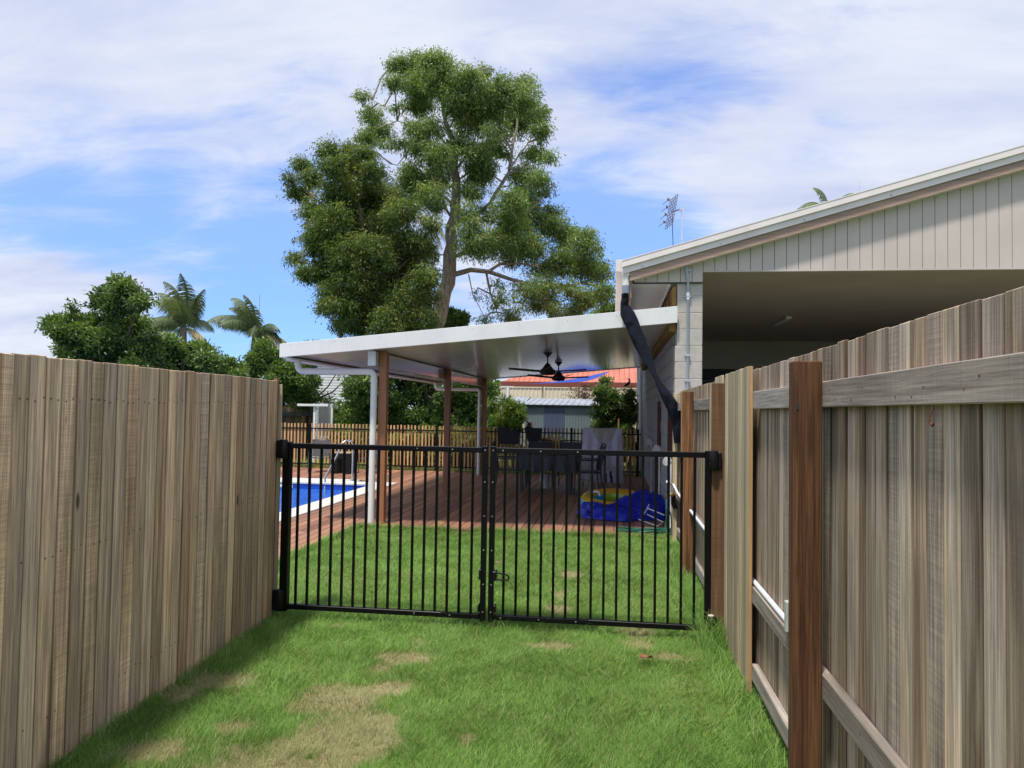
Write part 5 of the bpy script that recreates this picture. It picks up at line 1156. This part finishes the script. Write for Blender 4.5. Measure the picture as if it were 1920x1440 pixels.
# epiphyte trunk with staghorn
eb = thing('stump_with_ferns', 'pale gnarled stump wrapped in ferns above the left hanging planter', 'tree stump', (at(940, 780, 20).x, 20, 0))
q = at(942, 752, 20)
m = MB(); limb(m, [(q.x+0.1, 20, -0.05), (q.x+0.06, 20, 1.0), (q.x-0.02, 20, q.z-0.2), q], 0.10, 0.07, 9); m.obj('trunk', M['rock'], eb, smooth=True)
crown(eb, [(q+Vector((0.22, 0, -0.2)), 0.17, 1), (q+Vector((0.35, -0.1, -0.45)), 0.2, 1), (q+Vector((0.0, 0, 0.02)), 0.12, 0.7)], 1700, 0.22, 0.03, 'leaf_lime', sub=0.1, seed=66, droop=0.1, tmean=0.65).name = 'fern_fronds'
fl_ = thing('bromeliad', 'orange flowering bromeliad in a cluster behind the picket fence', 'plant', (at(1028, 840, 19.4).x, 19.4, 0))
q = at(1026, 836, 19.4)
crown(fl_, [(q, 0.13, 1)], 500, 0.15, 0.025, 'leaf_flower', sub=0.07, seed=67, droop=-0.3).name = 'bracts'
crown(fl_, [(q+Vector((0.05, 0, -0.25)), 0.30, 1)], 1200, 0.35, 0.03, 'leaf_palm', sub=0.08, seed=68, droop=-0.1).name = 'leaves'
# things by the back right corner: sticks, stone, rocks
for (xa_, ya_, xb_, yb_, lab) in ((1182, 860, 1196, 782, 'longer timber stake leaning in the back corner by the white pipe'), (1172, 850, 1190, 805, 'shorter brown stake leaning in the back corner among leaves'), (1158, 800, 1160, 785, 'pale upright stake among the upright shrub leaves')):
    a = at(xa_, ya_+30, 20.0); b = at(xb_, yb_, 20.3); tag(MB().tube([(a.x, 20.0, 0.0), tuple(b)], 0.018, 6).obj('garden_stake', M['orangewood']), lab, 'stake')
for k, lab in enumerate(('flat tan rock in the back corner nearest the white pipe', 'tan rock behind the pickets left of the white pipe', 'small tan rock lowest in the back corner')):
    q = Vector((0.45-0.22*k, 19.5+0.25*k, 0.03)); m = MB(); bmx = bmesh.new(); bmesh.ops.create_icosphere(bmx, subdivisions=2, radius=0.14-0.02*k)
    for v in bmx.verts: v.co = v.co*(1+0.35*mn.noise(v.co*9+Vector((k*3, 0, 0)))); v.co.z *= 0.6; v.co += q
    me = bpy.data.meshes.new('rock'); bmx.to_mesh(me); bmx.free(); me.materials.append(M['rock']); tag(link('garden_rock', me), lab, 'rock')
vp = at(1087, 880, 19.6)
tag(MB().lathe([(0.06, 0), (0.075, 0.26), (0.08, 0.3)], (vp.x-0.0, 19.6, 0.0), 14).obj('white_pot', M['potwhite'], smooth=True), 'small white pot standing behind the pickets right of the towel', 'pot')

# ------------------------------------------------------------------ furniture
def copytree(o, parent=None):
    c = o.copy(); COL.objects.link(c)
    if parent is not None: c.parent = parent
    for ch in list(o.children): copytree(ch, c)
    return c
def chair_proto():
    t = thing('patio_chair', '', 'chair', (0, 0, 0), group='charcoal patio chairs around the covered table')
    for sx in (-1, 1):
        MB().tube([(sx*0.26, -0.26, 0.64), (sx*0.26, -0.25, 0.42), (sx*0.27, -0.27, 0.0)], 0.014, 8).obj('leg', M['charcoal'], t, smooth=True)
        MB().tube([(sx*0.24, 0.34, 0.95), (sx*0.25, 0.25, 0.60), (sx*0.25, 0.24, 0.40), (sx*0.26, 0.30, 0.0)], 0.014, 8).obj('leg', M['charcoal'], t, smooth=True)
        MB().box(sx*0.26-0.02, sx*0.26+0.02, -0.27, 0.27, 0.64, 0.665).obj('armrest', M['charcoal'], t, bevel=0.004)
    MB().box(-0.24, 0.24, -0.25, 0.24, 0.405, 0.43).obj('seat', M['charcoal'], t, bevel=0.005)
    m = MB(); n = 7
    for i in range(n):
        q = i/(n-1); z = 0.45+0.48*q; y = 0.24+0.10*q
        for x in (-0.235, 0.235): m.v += [(x, y-0.006, z), (x, y+0.006, z)]
    for i in range(n-1): b = i*4; m.f += [(b, b+2, b+6, b+4), (b+1, b+5, b+7, b+3), (b, b+4, b+5, b+1), (b+2, b+3, b+7, b+6)]
    m.f += [(0, 1, 3, 2), (4*n-4, 4*n-2, 4*n-1, 4*n-3)]
    m.obj('backrest', M['charcoal'], t)
    MB().tube([(-0.24, 0.34, 0.95), (0, 0.345, 0.965), (0.24, 0.34, 0.95)], 0.014, 8).obj('top_bar', M['charcoal'], t, smooth=True)
    return t
ch = chair_proto()
spots = [(-2.02, 14.8, math.radians(95), 'charcoal patio chair at the left end of the covered table'), (-0.50, 14.7, math.radians(-80), 'charcoal patio chair at the right end of the table, nearest the towel'),
         (-1.5, 15.75, math.radians(5), 'charcoal patio chair at the far left of the covered table'), (-0.90, 15.75, math.radians(-6), 'charcoal patio chair at the far right of the covered table')]
for i, (x, y, a, lab) in enumerate(spots):
    o = ch if i == 0 else copytree(ch); o.location = (x, y, 0); o.rotation_euler = (0, 0, a); o['label'] = lab
tb = thing('patio_table', 'long outdoor dining table under a dark cover on the deck', 'table', (-1.25, 14.9, 0))
MB().box(-1.80, -0.75, 14.45, 15.35, 0.70, 0.73).obj('tabletop', M['charcoal'], tb, bevel=0.004)
for sx in (-1.74, -0.81):
    for sy in (14.5, 15.3): MB().box(sx-0.025, sx+0.025, sy-0.025, sy+0.025, 0, 0.70).obj('leg', M['charcoal'], tb)
m = MB(); n = 60; prev = None
rect = []
for k in range(n):
    t = k/n*4; s_ = int(t); f_ = t-s_; c4 = [(-1.83, 14.42), (-0.72, 14.42), (-0.72, 15.38), (-1.83, 15.38)]; a = c4[s_]; b = c4[(s_+1) % 4]; rect.append((a[0]+(b[0]-a[0])*f_, a[1]+(b[1]-a[1])*f_))
for lv, (z, out) in enumerate(((0.742, -0.01), (0.735, 0.004), (0.60, 0.02), (0.43, 0.035))):
    for k, (x, y) in enumerate(rect):
        wv_ = math.sin(k*1.7)*0.014*(lv > 1)*lv; dx = (x+1.275); dy = (y-14.9); L2 = math.hypot(dx, dy); m.v.append((x+dx/L2*(out+wv_), y+dy/L2*(out+wv_), z+(0.02*math.sin(k*0.9) if lv == 3 else 0)))
for lv in range(3):
    for k in range(n): m.f.append((lv*n+k, lv*n+(k+1) % n, (lv+1)*n+(k+1) % n, (lv+1)*n+k))
m.f.append(tuple(range(n)))
tag(m.obj('table_cover', M['cover'], smooth=True), 'dark navy fabric cover draped over the dining table', 'table cover')
# high backed chair with towel
tc_ = thing('recliner_chair', 'black folding chair under the striped towel', 'chair', (-0.15, 15.9, 0))
for sx in (-0.42, 0.12):
    MB().tube([(sx, 15.99, 1.22), (sx, 16.0, 0.55), (sx+0.02, 16.05, 0.0)], 0.013, 8).obj('leg', M['charcoal'], tc_, smooth=True)
    MB().tube([(sx+0.02, 15.35, 0.0), (sx, 15.5, 0.40), (sx, 15.98, 0.50)], 0.013, 8).obj('leg', M['charcoal'], tc_, smooth=True)
MB().tube([(-0.42, 15.97, 1.215), (0.12, 15.97, 1.215)], 0.013, 8).obj('top_bar', M['charcoal'], tc_, smooth=True)
MB().box(-0.41, 0.11, 15.78, 16.0, 0.44, 0.46).obj('seat', M['sling'], tc_)
tw = MB(); nu, nv = 40, 24
x0t, x1t = -0.62, 0.19
matidx = []
for j in range(nv+1):
    v = j/nv
    for i in range(nu+1):
        u = i/nu; z = 1.245-1.08*v-0.05*u*v; fold = 0.06*v*math.sin(u*26+1.5*math.sin(v*3))+0.02*v*math.sin(u*11); spread = 1+0.10*v
        tw.v.append((x0t+(x1t-x0t)*(0.5+(u-0.5)*spread), 15.93-0.30*v+fold, z))
for j in range(nv):
    for i in range(nu):
        a = j*(nu+1)+i; tw.f.append((a, a+1, a+nu+2, a+nu+1)); u = (i+0.5)/nu; v = (j+0.5)/nu
        d = u+0.25*(1-v)
        mi = 1 if v > 0.48 and (0.70 < u+0.3*(1-v) < 0.76 or 0.82 < u+0.3*(1-v) < 0.88) else (2 if ((u-0.55)/0.30)**2+((v-0.0)/0.17)**2 < 1 else 0); matidx.append(mi)
two = tw.obj('beach_towel', M['towel'], smooth=False, fix=False); two.data.materials.append(M['towelblue']); two.data.materials.append(M['towelsand'])
two.data.polygons.foreach_set('material_index', matidx); two.data.polygons.foreach_set('use_smooth', [True]*len(matidx))
sm_ = two.modifiers.new('Solidify', 'SOLIDIFY'); sm_.thickness = 0.006
tag(two, 'pale lilac towel with dark stripes draped over a chair back', 'towel')
tag(MB().lathe([(0.075, 0), (0.10, 0.28), (0.105, 0.29), (0.09, 0.285)], (-1.38, 15.9-0.4, 0.0), 18).obj('white_pot', M['potwhite'], smooth=True), 'tall white pot standing under the dining table', 'pot')
# pool side chairs and table
def pool_chair(label, x, y, a, first=[None]):
    if first[0] is None:
        t = thing('pool_chair', label, 'chair', (0, 0, 0), group='grey sling chairs by the pool')
        for sx in (-1, 1):
            MB().tube([(sx*0.29, -0.22, 0.0), (sx*0.27, -0.26, 0.58), (sx*0.27, -0.18, 0.60), (sx*0.27, 0.18, 0.60)], 0.013, 8).obj('leg', M['bronze'], t, smooth=True)
            MB().tube([(sx*0.25, 0.30, 0.93), (sx*0.26, 0.17, 0.45), (sx*0.28, 0.34, 0.0)], 0.013, 8).obj('leg', M['bronze'], t, smooth=True)
        MB().tube([(-0.25, 0.30, 0.93), (0, 0.31, 0.955), (0.25, 0.30, 0.93)], 0.013, 8).obj('top_bar', M['bronze'], t, smooth=True)
        MB().box(-0.25, 0.25, -0.24, 0.2, 0.415, 0.43).obj('seat', M['sling'], t)
        m = MB(); m.v = [(-0.24, 0.18, 0.45), (0.24, 0.18, 0.45), (0.24, 0.30, 0.92), (-0.24, 0.30, 0.92), (-0.24, 0.19, 0.45), (0.24, 0.19, 0.45), (0.24, 0.31, 0.92), (-0.24, 0.31, 0.92)]; m.f = [(0, 1, 2, 3), (7, 6, 5, 4), (0, 4, 5, 1), (2, 6, 7, 3), (0, 3, 7, 4), (1, 5, 6, 2)]; m.obj('backrest', M['sling'], t)
        first[0] = t; o = t
    else: o = copytree(first[0])
    o.location = (x, y, 0); o.rotation_euler = (0, 0, a); o.scale = (0.88, 0.88, 0.84); o['label'] = label; return o
pool_chair('grey sling chair left of the small black pool side table', -7.12, 17.75, 0.25)
pool_chair('grey sling chair right of the small pool side table, half behind the white pipe', -5.85, 17.9, -0.2)
st_ = thing('side_table', 'small black pool side table with tan top between the two sling chairs', 'table', (-6.5, 17.6, 0))
a = at(626, 855, 17.6); b = at(662, 855, 17.6)
MB().box(a.x, b.x, 17.4, 17.85, 0.485, 0.51).obj('tabletop', M['tabletop'], st_, bevel=0.003)
MB().box(a.x+0.01, b.x-0.01, 17.41, 17.84, 0.36, 0.484).obj('apron', M['blackplastic'], st_)
for xx in (a.x+0.01, b.x-0.155):
    MB().box(xx, xx+0.145, 17.41, 17.50, 0, 0.36).obj('leg', M['blackplastic'], st_); MB().box(xx, xx+0.145, 17.75, 17.84, 0, 0.36).obj('leg', M['blackplastic'], st_)

# ------------------------------------------------------------------ tarp, float, hose, rack
def tarp_mesh():
    nu, nv = 150, 90; V = []; cx, cy = 0.15, 11.55
    for j in range(nv+1):
        for i in range(nu+1):
            u = -1+2*i/nu; v = -1+2*j/nv
            # square grid to disc
            x = u*math.sqrt(1-v*v/2); y = v*math.sqrt(1-u*u/2); r = math.hypot(x, y)
            ang = math.atan2(y, x); rim = 1+0.10*math.sin(ang*3+1)+0.06*math.sin(ang*7)+0.04*math.sin(ang*13+2)
            X = cx+x*0.70*rim; Y = cy+y*0.50*rim
            h1 = math.exp(-(((X-0.55)/0.30)**2+((Y-11.75)/0.32)**2))*0.24; h2 = math.exp(-(((X+0.25)/0.33)**2+((Y-11.50)/0.30)**2))*0.06; h3 = math.exp(-(((X-0.22)/0.2)**2+((Y-11.6)/0.3)**2))*0.10
            p = Vector((X*3.2, Y*3.2, 0)); w = mn.noise(p)*0.8
            q = Vector((X*4.2+w*1.5, Y*6.5+w*2, 3)); rg = 1-abs(mn.noise(q))*2.2; rg2 = 1-abs(mn.noise(Vector((X*10-Y*5+w*2, Y*11+X*5, 7))))*2.2
            edge = max(0.0, 1-r**3.0)
            z = 0.012+(0.055+h1+h2+h3)*min(1, edge*2.2)+(0.085*rg+0.014*rg2)*min(1, edge*2.5)+0.02*mn.noise(p*2.1)*edge
            V.append((X+0.015*rg2, Y+0.04*rg, max(0.006, z)))
    F = [(j*(nu+1)+i, j*(nu+1)+i+1, (j+1)*(nu+1)+i+1, (j+1)*(nu+1)+i) for j in range(nv) for i in range(nu)]
    m = MB(); m.v = V; m.f = F; return m
tp_ = tarp_mesh().obj('tarpaulin', M['tarp'], fix=False); tp_.data.polygons.foreach_set('use_smooth', [True]*len(tp_.data.polygons))
tag(tp_, 'crumpled bright blue tarpaulin heaped on the deck by the wall', 'tarpaulin')
fl = thing('pool_float', 'inflatable pool ring in turquoise, green and orange behind the tarpaulin', 'pool float', (0.1, 12.45, 0.2))
m = MB(); n1_, n2_ = 48, 18; RA, RB, rt_ = 0.44, 0.36, 0.13
for i in range(n1_):
    a = 2*PI*i/n1_
    for k in range(n2_):
        b = 2*PI*k/n2_; rr2 = math.cos(b)*rt_; crease = 1-0.03*abs(math.sin(a*8)); m.v.append((math.cos(a)*(RA+rr2*crease), math.sin(a)*(RB+rr2*crease), math.sin(b)*rt_*1.05))
for i in range(n1_):
    for k in range(n2_): m.f.append((i*n2_+k, ((i+1) % n1_)*n2_+k, ((i+1) % n1_)*n2_+(k+1) % n2_, i*n2_+(k+1) % n2_))
ring = link('ring', m.mesh('ring', M['float'], smooth=True), fl, loc=(0, 0, 0.0)); ring.rotation_euler = (0.18, 0.0, 0); 
fl.location = (0.05, 11.95, 0.155); LOC[fl.name] = Vector(fl.location)
hd = MB().tube([(-0.36, -0.10, 0.12), (-0.35, -0.10, 0.17), (-0.30, -0.10, 0.19), (-0.25, -0.10, 0.17), (-0.24, -0.10, 0.12)], 0.016, 8).mesh('handle', M['potwhite'], smooth=True)
link('handle', hd, fl, loc=(0, 0, 0)); link('handle', hd, fl, loc=(0.62, 0.0, 0.0))
wr = MB()
for k in range(9):
    a = math.radians(215+k*8)
    for z in (-0.035, 0.025):
        if rr.random() < 0.2: continue
        c_ = Vector((math.cos(a)*RA+math.cos(a)*rt_*1.005, math.sin(a)*RB+math.sin(a)*rt_*1.005, z)); tg = Vector((-math.sin(a), math.cos(a), 0)); o_ = Vector((math.cos(a), math.sin(a), 0))*0.004
        w_ = 0.018; wr.poly([c_-tg*w_+o_, c_+tg*w_+o_, c_+tg*w_+o_+Vector((0, 0, 0.03)), c_-tg*w_+o_+Vector((0, 0, 0.03))], [(0, 1, 2, 3)])
w2 = link('print_marks', wr.mesh('print_marks', M['potwhite']), fl, loc=(0, 0, 0)); w2.rotation_euler = ring.rotation_euler
hz = MB()
pts = []
for k in range(150):
    a = k/150*2*PI*5.2; r_ = 0.33+0.03*math.sin(k*0.21)+0.02*math.sin(k*0.53); pts.append((0.43+math.cos(a)*r_*1.05, 10.02+math.sin(a)*r_*0.42, 0.015+0.05*(k/150)+0.008*math.sin(k*0.7)))
pts += [(0.72, 9.95, 0.06), (0.76, 9.85, 0.12), (0.74, 9.72, 0.28), (0.70, 9.58, 0.40), (0.685, 9.50, 0.40)]
hz.tube(pts, 0.0085, 8)
tag(hz.obj('garden_hose', M['hose'], smooth=True), 'coiled green garden hose on the deck edge beneath the tap', 'hose')
hz2 = MB(); a0 = (0.70, 10.9, 0.28)
tag(MB().tube([(0.74, 10.6, 0.42), (0.735, 10.4, 0.2), (0.70, 10.2, 0.03), (0.6, 10.1, 0.02)], 0.009, 8).obj('hose_tail', M['hose'], smooth=True), 'loose end of dark green hose hanging at the wall beside the tarpaulin', 'hose')
rk = thing('folding_rack', 'white metal folding rack lying against the tarpaulin', 'rack', (0.5, 10.7, 0))
q0, q1, q2, q3 = gr(1212, 978, 0.05), gr(1243, 990, 0.02), gr(1248, 975, 0.16), gr(1226, 966, 0.2)
MB().tube([(0.38, 11.0, 0.05), (0.62, 10.55, 0.03), (0.70, 10.6, 0.08), (0.50, 11.05, 0.12)], 0.008, 8).tube([(0.72, 10.65, 0.17), (0.50, 10.95, 0.22)], 0.008, 8).obj('frame', M['white'], rk, smooth=True)
MB().tube([(0.42, 10.95, 0.08), (0.50, 11.0, 0.20), (0.53, 11.05, 0.26)], 0.012, 8).obj('brace', M['conduit'], rk, smooth=True)
# dead leaf on the grass
ll = gr(1212, 1240); m = MB()
m.v = [(ll.x-0.045, ll.y, 0.02), (ll.x-0.01, ll.y+0.02, 0.035), (ll.x+0.04, ll.y+0.01, 0.02), (ll.x, ll.y-0.02, 0.03), (ll.x-0.03, ll.y+0.03, 0.045), (ll.x+0.03, ll.y-0.012, 0.045)]
m.f = [(0, 3, 1), (1, 3, 2), (1, 4, 0), (3, 5, 2)]
do = m.obj('dead_leaf', M['hard_dark']); sm_ = do.modifiers.new('Solidify', 'SOLIDIFY'); sm_.thickness = 0.002
tag(do, 'curled dark dead leaf lying on the grass in front of the gate', 'leaf')
